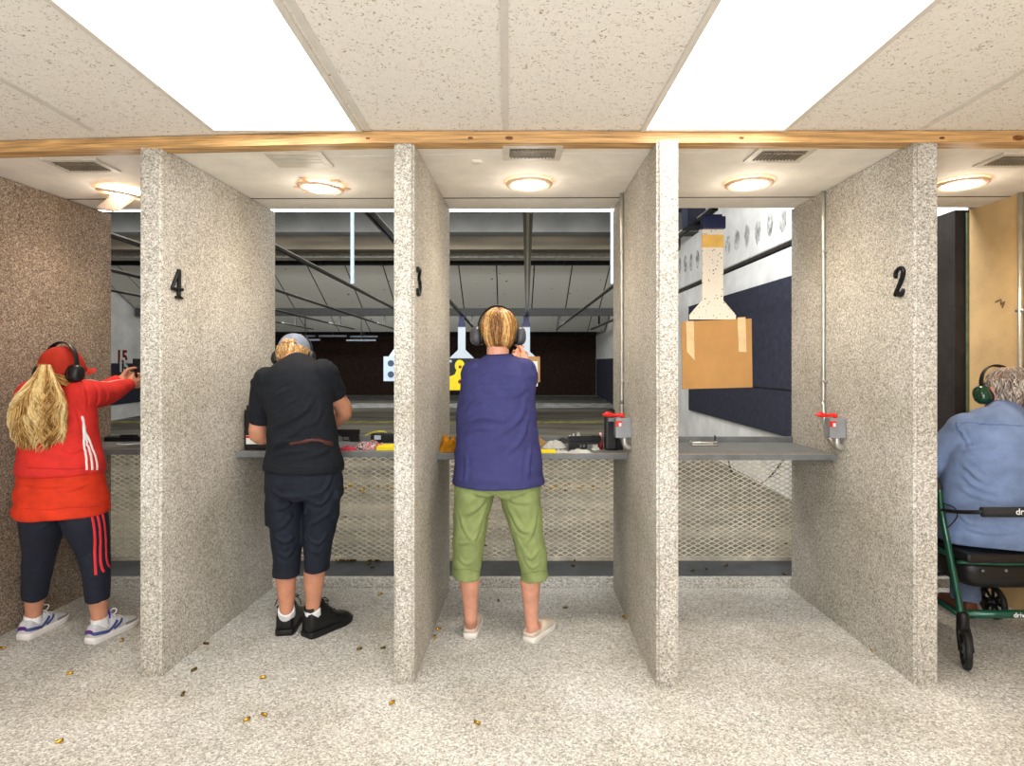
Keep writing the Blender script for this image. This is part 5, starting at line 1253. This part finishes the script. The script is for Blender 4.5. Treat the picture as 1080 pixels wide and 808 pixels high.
for k, dx in enumerate((0, 5, 10)):
    o = obj('side_stripe', ribbon(bv, [P(96 + dx, 533, 2.98 + .03 * k), P(99 + dx * .95, 552, 3.0 + .03 * k), P(100.5 + dx * .9, 572, 3.02 + .03 * k), P(100.5 + dx * .9, 592, 3.03 + .03 * k), P(101 + dx * .85, 606 - dx * .7, 3.05 + .03 * k)], .0125, .0016, 6), M_rstripe, lg, True); o['label'] = 'red side stripe'
obj('cuff_seam', ribbon(bv, [P(24, 626, 3.12), P(30, 628, 3.08), P(37, 628, 3.08), P(44, 627.5, 3.1), P(49, 626, 3.13)], .003, .001), M_bs, lg, True)
obj('cuff_seam', ribbon(bv, [P(92, 629, 3.08), P(97, 630.5, 3.05), P(103, 630.5, 3.04), P(110, 630, 3.06), P(114, 628, 3.1)], .003, .001), M_bs, lg, True)
# long undershirt below the jacket
bm = B(); tube(bm, [W(65.5, 541), W(65.5, 530), W(64.5, 512), W(63.5, 490), W(63, 470)], [(.217, .178), (.215, .175), (.200, .165), (.18, .15), (.16, .13)], 30, sub=4, up=(1, 0, 0))
me = fuse(bm, .007, 5)
folds(me, [([W(24, 508, -.1), W(45, 513, -.16), W(75, 512, -.16)], .008, .006), ([W(104, 506, -.08), W(85, 514, -.15), W(60, 519, -.16)], .008, .006)], .005, (5, 5, 16), 44)
bv = bvh_of(me); us = objm('long_shirt', me, M_redu, root, True)
obj('hem_seam', ribbon(bv, [W(22, 536, -.05), W(40, 537.5, -.15), W(64, 538, -.18), W(90, 537, -.15), W(107, 534, -.05)], .004, .001), plain('orange_seam', (188, 36, 16), .8), us, True)
# jacket
bm = B()
tube(bm, [W(64, 498.5), W(64, 494), W(63.5, 478), W(62.5, 455), W(61.5, 435), W(60.5, 420), W(61.5, 409), W(62.5, 403)], [(.196, .165), (.200, .168), (.188, .158), (.178, .15), (.172, .14), (.160, .12), (.10, .085), (.066, .066)], 30, sub=4, up=(1, 0, 0))
ell(bm, Rs, (.082, .084, .082)); ell(bm, Ls, (.08, .084, .08))
tube(bm, [Rs, Rs * .55 + Re * .45, Re, Re * .5 + Rw * .5, Rw * .97 + Re * .03], [.084, .075, .063, .048, .035], 18, sub=4)
tube(bm, [Ls, Ls * .55 + Le * .45, Le, Le * .5 + Lw * .5, Lw * .97 + Le * .03], [.078, .066, .054, .044, .036], 18, sub=4)
me = fuse(bm, .0065, 5)
S_ = lambda px, py, y: P(px, py, y)
sg = [([S_(82, 408, 3.05), S_(90, 418, 3.0), S_(90, 432, 3.02)], .009, .008), ([S_(95, 404, 3.12), S_(103, 413, 3.1), S_(100, 428, 3.1)], .010, .009), ([S_(106, 402, 3.2), S_(113, 411, 3.18), S_(108, 424, 3.18)], .009, .008), ([S_(118, 401, 3.32), S_(124, 408, 3.3), S_(119, 417, 3.3)], .008, .007), ([S_(70, 425, 2.95), S_(82, 440, 2.95), S_(88, 455, 2.95)], .012, .007), ([S_(60, 470, 2.92), S_(78, 476, 2.92), S_(95, 470, 2.96)], .012, .006)]
folds(me, sg, .004, (6, 6, 10), 50)
bv = bvh_of(me); jk = objm('jacket', me, M_redj, root, True)
for k, dx in enumerate((0, 4.2, 8.4)):
    o = obj('side_stripe', ribbon(bv, [S_(92 + dx * .2, 438, 2.98), S_(94 + dx * .35, 452, 2.98), S_(94.5 + dx * .8, 468, 2.98 + .02 * k), S_(95 + dx, 482, 2.98 + .03 * k), S_(95 + dx, 496, 2.98 + .03 * k)], .010, .0016, 6), M_wstripe, jk, True); o['label'] = 'white side stripe'
for pts in ([S_(80, 407, 3.06), S_(95, 403, 3.14), S_(110, 401.5, 3.26), S_(130, 399.5, 3.48)],):
    o = obj('sleeve_piping', ribbon(bv, pts, .006, .0014), M_wstripe, jk, True)
obj('hem_band', ribbon(bv, [W(25, 492, -.05), W(44, 494, -.15), W(64, 494.5, -.17), W(88, 493.5, -.15), W(103, 491, -.06)], .004, .001), plain('red_seam', (176, 28, 26), .8), jk, True)
tuck(body, [lg, us, jk])
# trainers with laces and coloured overlays
M_tr = plain('trainer_mesh', (196, 196, 200), .7, var=.08, scale=60, bump=.2, bscale=260); M_trs = plain('trainer_sole', (232, 226, 222), .6, var=.03)
M_trb = plain('trainer_blue', (66, 78, 132), .5, var=.1); M_trg = plain('trainer_grey', (132, 130, 130), .7, var=.08); M_trp = plain('trainer_violet', (96, 40, 128), .5)
for a, hl, an in ((LA, lh, R(3)), (RA, rh, R(14))):
    o, (h, f, s, L) = shoe(root, 'trainer', hl, an, .272, M_tr, M_trs, sole_h=.034, ws=1.02)
    sb = bvh_of(o.data); off = root.location
    def rib(name, pts, w, m, sub=5):
        q = [h + f * (t * L) + s * x + Vector((0, 0, z)) - off for t, x, z in pts]
        b = ribbon(sb, q, w, .0022, sub); bmesh.ops.transform(b, matrix=Matrix.Translation(off), verts=b.verts); obj(name, b, m, o, True)
    for e in (-1, 1):
        rib('side_band', [(.30, e * .05, .045), (.38, e * .05, .060), (.46, e * .04, .078)], .014, M_trb)
        rib('side_band', [(.38, e * .05, .042), (.48, e * .05, .055), (.57, e * .035, .074)], .012, M_trb)
        rib('heel_overlay', [(.01, e * .02, .055), (.08, e * .05, .052), (.20, e * .05, .045), (.30, e * .05, .040)], .016, M_trb)
        rib('toe_overlay', [(.62, e * .06, .040), (.78, e * .06, .040), (.90, e * .06, .036), (.985, e * .02, .034)], .014, M_trg)
    rib('heel_tab', [(-.02, -.02, .060), (-.03, 0, .064), (-.02, .02, .060)], .018, M_trp)
    bm = B()
    for k in range(5):
        t = .40 + .062 * k; zz = [.106, .104, .094, .084, .076][k]
        tube(bm, [h + f * t * L - s * .026 + Vector((0, 0, zz - .010)), h + f * t * L + Vector((0, 0, zz + .002)), h + f * t * L + s * .026 + Vector((0, 0, zz - .010))], .0032, 6, sub=3)
    q = h + f * .42 * L + Vector((0, 0, .112))
    for e in (-1, 1):
        tube(bm, [q, q + s * e * .018 + Vector((0, 0, .028)), q + s * e * .036 + f * .01 + Vector((0, 0, .022)), q + s * e * .03 + Vector((0, 0, .002)), q], .0026, 6, sub=4)
    obj('lace', bm, M_whitep, o, True)
    bm = B(); tube(bm, [h + f * .37 * L + Vector((0, 0, .092)), h + f * .36 * L + Vector((0, 0, .122)), h + f * .35 * L + Vector((0, 0, .142))], [(.022, .006), (.024, .005), (.020, .004)], 10, sub=3, rounded=True, up=s); ob = obj('tongue', bm, plain('tongue_blue', (40, 52, 170), .6) if 'tongue_blue' not in bpy.data.materials else bpy.data.materials['tongue_blue'], o, True)
    bm = B(); tube(bm, [a + Vector((0, 0, .020)), a * .6 + (h + f * .065 + Vector((0, 0, .085))) * .4, h + f * .07 + Vector((0, 0, .06))], [.039, .040, .038], 16, sub=3); obj('sock', bm, M_sock, root, True)
# cap, muffs, ponytail
M_capr = plain('red_cap_cotton', (216, 62, 42), .8, var=.05, bump=.15, bscale=300)
cc_ = hc + Rh @ Vector((0, -.004, .022))
bm = cap_shell(cc_, Rh, .092, .112, .106, cut=-.030, tilt=R(6), hole=(.36, .04)); cp = obj('cap', bm, M_capr, root, True)
obj('visor', visor(hc, Rh, half=.080, y0=.085, ln=.095, z=.010, drop=.022, tilt=R(2)), M_capr, cp, True)
M_hairY = tonemat('hair_golden', [(0.0, (96, 62, 26)), (.25, (158, 112, 54)), (.48, (208, 166, 98)), (.75, (236, 208, 146)), (1, (250, 236, 192))])
bm = BT(); rnd.seed(21)
ell(bm, hc + Rh @ Vector((0, -.016, .020)), (.081, .097, .084), Rh, 24, tone=.3)
for i in range(120):     # hair swept back under the cap
    e = rnd.choice((-1, 1)); z0 = rnd.uniform(-.085, -.03)
    pts = [hc + Rh @ Vector((e * rnd.uniform(.070, .078), .03, z0)), hc + Rh @ Vector((e * .084, -.03, z0 + .005)), hc + Rh @ Vector((e * .066, -.082, z0 * .6 + .008)), hc + Rh @ Vector((e * .02, -.112, .016))]
    lock(bm, pts, rnd.uniform(.002, .004), rnd.uniform(.0, .4))
tie = P(48, 388, 2.955)
tube(bm, [tie + Vector((0, .02, 0)), tie + Vector((0, -.008, -.02)), P(44, 410, 2.925), P(43, 440, 2.915), P(40, 462, 2.92)], [.008, .012, .036, (.085, .042), (.06, .025)], 16, sub=4, rounded=True, tone=.4, up=(1, 0, 0))
for i in range(3200):
    a = rnd.uniform(0, 6.283); rr = math.sqrt(rnd.random()); ca, sa = math.cos(a) * rr, math.sin(a) * rr
    ph = math.floor(a * 5) * 2.1 + math.floor(rr * 3) * 1.7 + rnd.uniform(-1.1, 1.1); fr = 8.5 + 1.5 * math.sin(math.floor(a * 5)); am = rnd.uniform(.010, .016); end = rnd.uniform(.62, 1.0); pts = []; NP = 13
    for k in range(NP):
        t = end * k / (NP - 1)
        cpx = 48 - 7 * sstep(0, .6, t) + 2 * sstep(.6, 1, t); cpy = 386 + 90 * t
        c = P(cpx, cpy, 2.945 - .035 * sstep(0, .4, t) + .03 * sstep(.5, 1, t))
        wx = .022 + .101 * sstep(0, .5, t) + .004 * t - .030 * sstep(.75, 1, t); wy = .02 + .040 * sstep(0, .5, t) - .01 * sstep(.7, 1, t)
        wv = am * sstep(.05, .35, t)
        pts.append(c + Vector((ca * wx + wv * math.sin(fr * t * 2.2 + ph), sa * wy + wv * math.cos(fr * t * 2.2 + ph * 1.3), .02 * sstep(0, .08, t) * (1 - sstep(.08, .3, t)) + .006 * math.sin(fr * t + ph))))
    lock(bm, pts, rnd.uniform(.0010, .0024), min(1, max(0.05, .52 + .25 * math.sin(a * 5 + rr * 9) + rnd.uniform(-.28, .28))), n=3, sub=2)
obj('hair', bm, M_hairY, root, True)
muffs(root, hc, Rh, 1.08, M_black, M_black, R(-10), r=.100, back=-.020, cupx=.082)
pr = pistol('black pistol at the end of the outstretched arms of the person in red', (-2.225, 3.66, 1.372), R(90), False)

# ================================================================== SEATED PERSON IN DENIM (lane at the right)
Y = 2.95
root = thing('person', 'seated person in blue denim shirt with grey hair and green ear defenders', 'person', (2.42, 3.0, 0))
M_denim = plain('washed_denim', (114, 132, 168), .85, var=.10, scale=9, bump=.25, bscale=420, spec=.2)
M_jean = plain('jeans_blue', (112, 128, 160), .85, var=.12, scale=12, bump=.25, bscale=420, spec=.2)
hc = Vector((2.50, 3.05, 1.270)); Rh = frame((-.06, 1, -.14), (.06, 0, 1))
Ls, Rs = Vector((2.245, 2.98, 1.085)), Vector((2.66, 2.98, 1.085))
Le, Re = Vector((2.12, 3.14, .86)), Vector((2.74, 3.12, .86)); Lw, Rw = Vector((2.24, 3.34, .97)), Vector((2.58, 3.34, .97))
def body_den():
    bm = B(); head_shape(bm, hc, Rh, 1.10)
    tube(bm, [hc + Vector((0, -.03, -.03)), Vector((2.46, 3.0, 1.17)), Vector((2.425, 2.98, 1.12))], [.068, .068, .085], 16, sub=3, rounded=True)
    tube(bm, [Vector((2.42, 3.03, .70)), Vector((2.42, 3.02, .78)), Vector((2.42, 3.0, .95)), Vector((2.42, 2.99, 1.10))], [(.20, .12), (.22, .16), (.19, .13), (.10, .08)], 24, sub=4, rounded=True, up=(1, 0, 0))
    for S, E_, Wr, e in ((Ls, Le, Lw, 1), (Rs, Re, Rw, -1)):
        tube(bm, [S, (S + E_) / 2, E_, (E_ + Wr) / 2, Wr], [.06, .052, .046, .042, .03], 14, sub=4, rounded=True)
        hand_shape(bm, Wr, (e * .5, .8, .1), (e, -.4, -.3), (0, .2, 1), .8)
    for x, kx, fx in ((2.32, 2.28, 2.27), (2.52, 2.56, 2.585)):
        tube(bm, [Vector((x, 3.04, .585)), Vector((kx, 3.40, .56)), Vector((kx, 3.46, .50)), Vector((fx, 3.46, .30)), Vector((fx, 3.44, .09))], [.09, .068, .06, .052, .038], 16, sub=4, rounded=True)
        foot_shape(bm, Vector((fx, 3.44, .09)), (fx, 3.40), R(4), .25)
    return fuse(bm, .006, 5)
body = objm('body', body_den(), M_skinC, root, True); eyes(root, hc, Rh, 1.06, M_eye)
bm = B()
tube(bm, [Vector((2.425, 3.01, .535)), Vector((2.425, 3.01, .60)), Vector((2.425, 3.0, .74)), Vector((2.425, 2.98, .90)), Vector((2.425, 2.97, 1.02)), Vector((2.425, 2.98, 1.10)), Vector((2.45, 3.0, 1.15)), Vector((2.475, 3.02, 1.19))], [(.275, .185), (.285, .20), (.282, .20), (.268, .185), (.255, .165), (.19, .125), (.105, .09), (.076, .076)], 32, sub=4, up=(1, 0, 0))
for S, E_, Wr in ((Ls, Le, Lw), (Rs, Re, Rw)):
    ell(bm, S, (.088, .09, .088))
    tube(bm, [S, S * .5 + E_ * .5, E_, E_ * .5 + Wr * .5, Wr * .95 + E_ * .05], [.085, .074, .066, .058, .046], 18, sub=4)
me = fuse(bm, .007, 6)
Q = lambda px, py, y=2.83: P(px, py, y)
sg = [([Q(1004, 478), Q(1016, 474), Q(1028, 476)], .010, .010), ([Q(1002, 492), Q(1018, 498), Q(1040, 510)], .012, .012), ([Q(1004, 502), Q(1022, 512), Q(1050, 520)], .012, .009), ([Q(1000, 518), Q(1020, 524), Q(1048, 528)], .010, .008), ([Q(1006, 460), Q(1014, 466), Q(1022, 464)], .009, .009), ([Q(1010, 560), Q(1040, 564), Q(1075, 558)], .010, .008), ([Q(1000, 548), Q(1018, 556), Q(1040, 556)], .010, .008), ([Q(1024, 446), Q(1025, 456), Q(1024, 466)], .006, .007)]
folds(me, sg, .006, (5, 5, 11), 61)
bv = bvh_of(me); sh = objm('shirt', me, M_denim, root, True); M_dst = plain('denim_seam', (92, 112, 156), .85)
obj('yoke_seam', ribbon(bv, [Q(1008, 441.5, 2.9), Q(1030, 441, 2.86), Q(1050, 444, 2.84), Q(1075, 447, 2.84), Q(1100, 447, 2.84), Q(1120, 446, 2.88)], .006, .001), M_dst, sh, True)
obj('armhole_seam', ribbon(bv, [Q(1006, 443, 2.95), Q(1004, 455, 2.9), Q(1004, 466, 2.88)], .008, .001), M_dst, sh, True)
bm = B(); rows = []
for k in range(16):
    q = R(-200 + 220 * k / 15); rows.append(Vector((2.475 + .088 * math.cos(q), 3.02 + .088 * math.sin(q), 1.184 + .008 * math.sin(q))))
tube(bm, rows, (.022, .006), 8, sub=2, up=(0, 0, 1), rounded=False); obj('collar', bm, M_denim, sh, True)
bm = B()
tube(bm, [Vector((2.42, 3.06, .60)), Vector((2.42, 3.0, .60))], [(.22, .10), (.24, .10)], 20, up=(1, 0, 0), rounded=True)
for x, kx, fx in ((2.32, 2.28, 2.27), (2.52, 2.56, 2.585)):
    tube(bm, [Vector((x, 3.04, .585)), Vector((kx, 3.38, .57)), Vector((kx, 3.46, .51)), Vector((fx, 3.455, .30)), Vector((fx, 3.44, .085))], [.105, .085, .078, .072, .070], 18, sub=5, rounded=False)
me = fuse(bm, .007, 5); folds(me, [], .006, (9, 9, 9), 70); jn = objm('jeans', me, M_jean, root, True); tuck(body, [jn, sh])
M_brown = plain('brown_leather', (104, 58, 32), .5, var=.15); M_gum = plain('dark_sole', (46, 32, 24), .7)
for fx in (2.27, 2.585): shoe(root, 'trainer', (fx, 3.385), R(4), .275, M_brown, M_gum, sole_h=.026, ws=1.05)
# grey hair: fringe round the back and sides, thin on top
M_hairW = tonemat('hair_grey', [(0.0, (54, 44, 38)), (.3, (104, 90, 80)), (.55, (150, 136, 124)), (.8, (196, 184, 172)), (1, (228, 220, 210))])
bm = BT(); rnd.seed(33); s_ = 1.10
for i in range(1500):
    th = rnd.uniform(-2.0, 2.0); thin = i % 5 == 0
    st = rnd.uniform(.35, .9) if thin else rnd.uniform(1.32, 1.75); end = rnd.uniform(1.2, 1.7) if thin else rnd.uniform(1.95, 2.55); pts = []
    for k in range(7):
        a = st + (end - st) * k / 6; w_ = .13 * math.sin(a * 5 + i * .7)
        d = Vector((math.sin(a) * math.sin(th + w_) * .082, -math.sin(a) * math.cos(th + w_) * .101, math.cos(a) * (.090 if a < 1.57 else .115)))
        fl = (.010 * max(0, a - 2.1) * (1 + math.sin(i))) + (.0 if thin else .004)
        pts.append(hc + Rh @ ((Vector((0, -.013, .030)) + d * (1.0 + .03 * math.sin(i * 2.1 + k) + fl * 8)) * s_))
    lock(bm, pts, rnd.uniform(.0007, .0012) if thin else rnd.uniform(.0014, .0032), rnd.uniform(.1, .95), n=4, sub=2)
obj('hair', bm, M_hairW, root, True)
muffs(root, hc, Rh, 1.14, M_mgreen, M_black, R(-14), r=.098, back=.012)

# ================================================================== ROLLATOR
r = thing('rollator', 'green-framed four-wheeled rollator with black padded backrest, the denim-shirted person sitting on it', 'rollator', (2.40, 3.08, 0))
M_gfr = plain('green_enamel', (12, 74, 56), .3, .3, var=.08, coat=.4); M_foam = plain('black_foam', (34, 34, 36), .7, var=.1, bump=.15); M_vinyl = plain('black_vinyl', (22, 22, 24), .4, var=.12, bump=.15); M_tyre = plain('tyre_black', (24, 24, 25), .6, var=.1); M_hub = plain('hub_grey', (120, 122, 124), .4, .3)
M_lett = plain('white_lettering', (238, 238, 238), .5, var=.01)
XA, XB = 2.115, 2.695
for X in (XA, XB):
    bm = B(); tube(bm, [(X, 2.835, .225), (X, 2.845, .26), (X, 2.93, .56), (X, 2.965, .68), (X, 2.985, .80)], .015, 12, sub=4, rounded=True); o = obj('side_frame', bm, M_gfr, r, True)
    bm = B(); tube(bm, [(X, 2.86, .235), (X, 3.1, .25), (X, 3.36, .27)], .012, 10, sub=3); tube(bm, [(X, 2.92, .50), (X, 3.15, .50), (X, 3.30, .44), (X, 3.38, .20)], .014, 12, sub=5); obj('lower_tube', bm, M_gfr, o, True)
    bm = B(); tube(bm, [(X, 2.90, .42), (X, 3.12, .33), (X, 3.35, .28)], .008, 8, sub=3); obj('folding_brace', bm, M_blk, o, True)
    bm = B(); tube(bm, [(X, 2.985, .80), (X, 3.0, .83), (X, 3.04, .845), (X, 3.13, .85)], .016, 12, sub=4, rounded=True); obj('hand_grip', bm, M_foam, o, True)
bm = B(); tube(bm, [(XA, 2.86, .235), (XB, 2.86, .235)], .019, 14); cb = obj('cross_bar', bm, M_gfr, r, True)
def wheel(x, y, rad, name, spokes=6, w=.028, yaw=0.0):
    bm = B(); u, v = Vector((math.sin(yaw), math.cos(yaw), 0)), Vector((0, 0, 1)); c = Vector((x, y, rad)); ax = Vector((u.y, -u.x, 0))
    prof = [(-w / 2, rad * .80), (-w / 2, rad * .92), (-w * .3, rad), (w * .3, rad), (w / 2, rad * .92), (w / 2, rad * .80)]
    rows = [ering(c + ax * h, u, v, q, q, 28) for h, q in prof]
    VV = [[bm.verts.new(p) for p in rw] for rw in rows]; n = 28
    for i in range(6):
        for k in range(n): bm.faces.new((VV[i][k], VV[i][(k + 1) % n], VV[(i + 1) % 6][(k + 1) % n], VV[(i + 1) % 6][k]))
    o = obj(name, bm, M_tyre, r, True)
    bm = B(); lathe(bm, [(rad * .24, -w * .5), (rad * .24, w * .5)], c, ax, 16)
    for k in range(spokes):
        q = 2 * math.pi * k / spokes; d = u * math.cos(q) + v * math.sin(q); tube(bm, [c + d * rad * .2, c + d * rad * .84], (.006, .011), 8, up=ax)
    obj('spoked_hub', bm, M_hub if rad > .088 and y < 3 else M_blk, o, True)
    bm = B(); lathe(bm, [(.012, -w * .5 - .016), (.012, w * .5 + .016)], c, ax, 12); obj('axle_bolt', bm, M_blk, o, True)
for X in (XA, XB):
    yw = R(28) if X == XA else R(12)
    ca = Vector((math.cos(yw), -math.sin(yw), 0))
    wheel(X + .004, 2.815, .090, 'caster_wheel', yaw=yw)
    bm = B()
    for e in (-.025, .025): tube(bm, [Vector((X + .004, 2.815, .09)) + ca * e, Vector((X + .004, 2.825, .15)) + ca * e, Vector((X + .004, 2.835, .195)) + ca * e * .8], (.009, .004), 8, sub=3, up=(0, 1, 0))
    tube(bm, [(X + .004, 2.835, .185), (X + .004, 2.835, .235)], .026, 14, rounded=True); obj('fork', bm, M_blk, r, True)
    wheel(X, 3.38, .092, 'rear_wheel', 8, .03)
bm = B()
for x0, x1, sg_ in ((XA, XA + .1, 1), (XB, XB - .1, -1)):
    pass
tube(bm, [(XA, 2.975, .70), (XA - .002, 2.90, .71), (XA + .012, 2.82, .725), (XA + .06, 2.765, .738), (XA + .16, 2.745, .743), (2.405, 2.738, .745), (XB - .16, 2.745, .743), (XB - .06, 2.765, .738), (XB - .012, 2.82, .725), (XB, 2.90, .71), (XB, 2.975, .70)], .0095, 10, sub=4); bk = obj('backrest_bar', bm, M_blk, r, True)
bm = B(); tube(bm, [(XA + .045, 2.775, .7365), (XA + .16, 2.745, .743), (2.405, 2.738, .745), (XB - .16, 2.745, .743), (XB - .045, 2.775, .7365)], .023, 16, sub=6); obj('foam_pad', bm, M_foam, bk, True)
text('brand_text', 'drive', .040, .001, M_lett, bk, (2.31, 2.7175, .750), (1, 0, 0), (0, 0, 1))
text('brand_text', 'drive', .034, .001, M_lett, cb, (2.395, 2.8402, .237), (1, 0, 0), (0, 0, 1))
bm = B(); box(bm, (2.405, 3.005, .502), (.52, .34, .045), bev=.014); obj('seat', bm, M_vinyl, r, True)
bm = B(); tube(bm, [(XA, 2.865, .478), (XA + .2, 2.845, .476), (XB - .2, 2.845, .476), (XB, 2.865, .478)], .009, 8); obj('seat_rail', bm, M_gfr, r, True)
bm = B()
rows = []
for z, k in ((.474, 1.0), (.43, 1.03), (.385, 1.0), (.355, .93)):
    rows.append(ering((2.405, 2.99, z), (1, 0, 0), (0, 1, 0), .235 * k, .125 * k, 32, 5))
loft(bm, rows); bg = obj('carry_bag', bm, M_vinyl, r, True)
bm = B()
for x in (2.235, 2.345, 2.47, 2.58): lathe(bm, [(.008, 0), (.007, .004), (.001, .005)], (x, 2.864, .438), (0, -1, 0), 12)
obj('press_stud', bm, M_hub, bg, True)
for X, e in ((XA, 1), (XB, -1)):
    bm = B(); tube(bm, [(X, 2.96, .735), (X + e * .035, 2.93, .72), (X + e * .045, 2.925, .68), (X + e * .02, 2.93, .64), (X, 2.935, .62)], .003, 6, sub=5); obj('brake_cable', bm, M_blk, r, True)
# ================================================================== LIGHT, WORLD, CAMERA
w = bpy.data.worlds.new('world'); scene.world = w; w.use_nodes = True
w.node_tree.nodes['Background'].inputs['Color'].default_value = (0.9, 0.93, 1.0, 1); w.node_tree.nodes['Background'].inputs['Strength'].default_value = 0.05
def area(name, loc, tgt, sx, sy, e, col=(1, 1, 1)):
    L = bpy.data.lights.new(name, 'AREA'); L.shape = 'RECTANGLE'; L.size = sx; L.size_y = sy; L.energy = e; L.color = col
    o = bpy.data.objects.new(name, L); COL.objects.link(o); o.location = loc
    o.rotation_euler = (Vector(tgt) - Vector(loc)).to_track_quat('-Z', 'Y').to_euler(); return o
# unseen fill lights added to brighten the range and its baffles
area('range_fill', (1.4, 4.3, 3.55), (2.9, 7.2, 2.3), 1.6, 0.3, 150)
area('range_fill', (-.5, 4.3, 3.6), (-.5, 12.5, 2.2), 2.5, 0.3, 120)
area('range_fill', (-4.5, 4.3, 3.6), (-4.5, 12.5, 2.2), 4.0, 0.3, 130)
area('range_fill', (-2.5, 9.0, 3.3), (-2.5, 12.5, .2), 8.0, 0.3, 120)
area('range_fill', (-2.0, 4.5, 2.7), (-2.0, 6.2, 0), 7.0, 0.3, 35, (1, .96, .88))
area('range_fill', (-2.5, 14.6, 2.5), (-2.5, 18.2, 2.75), 8.0, 0.2, 140)
area('room_bounce', (-.3, -1.2, .5), (-.3, 1.9, 2.44), 4.0, 1.2, 52, (.93, .97, 1))
area('room_fill', (0.5, -0.9, 2.1), (0.45, 2.6, 1.3), 2.2, 0.8, 62, (.98, .98, 1))
cam = bpy.data.cameras.new('camera'); co = bpy.data.objects.new('camera', cam); COL.objects.link(co)
co.location = (0, 0, CAMZ); co.rotation_euler = (R(90), 0, 0)
cam.sensor_fit = 'HORIZONTAL'; cam.sensor_width = 36.0; cam.lens = F / 1080 * 36.0
cam.shift_x = (540 - CX) / 1080; cam.shift_y = (CY - 404) / 1080
cam.clip_start = 0.02; cam.clip_end = 200
scene.camera = co
scene.view_settings.view_transform = 'Standard'; scene.view_settings.look = 'None'
scene.view_settings.exposure = 0.2
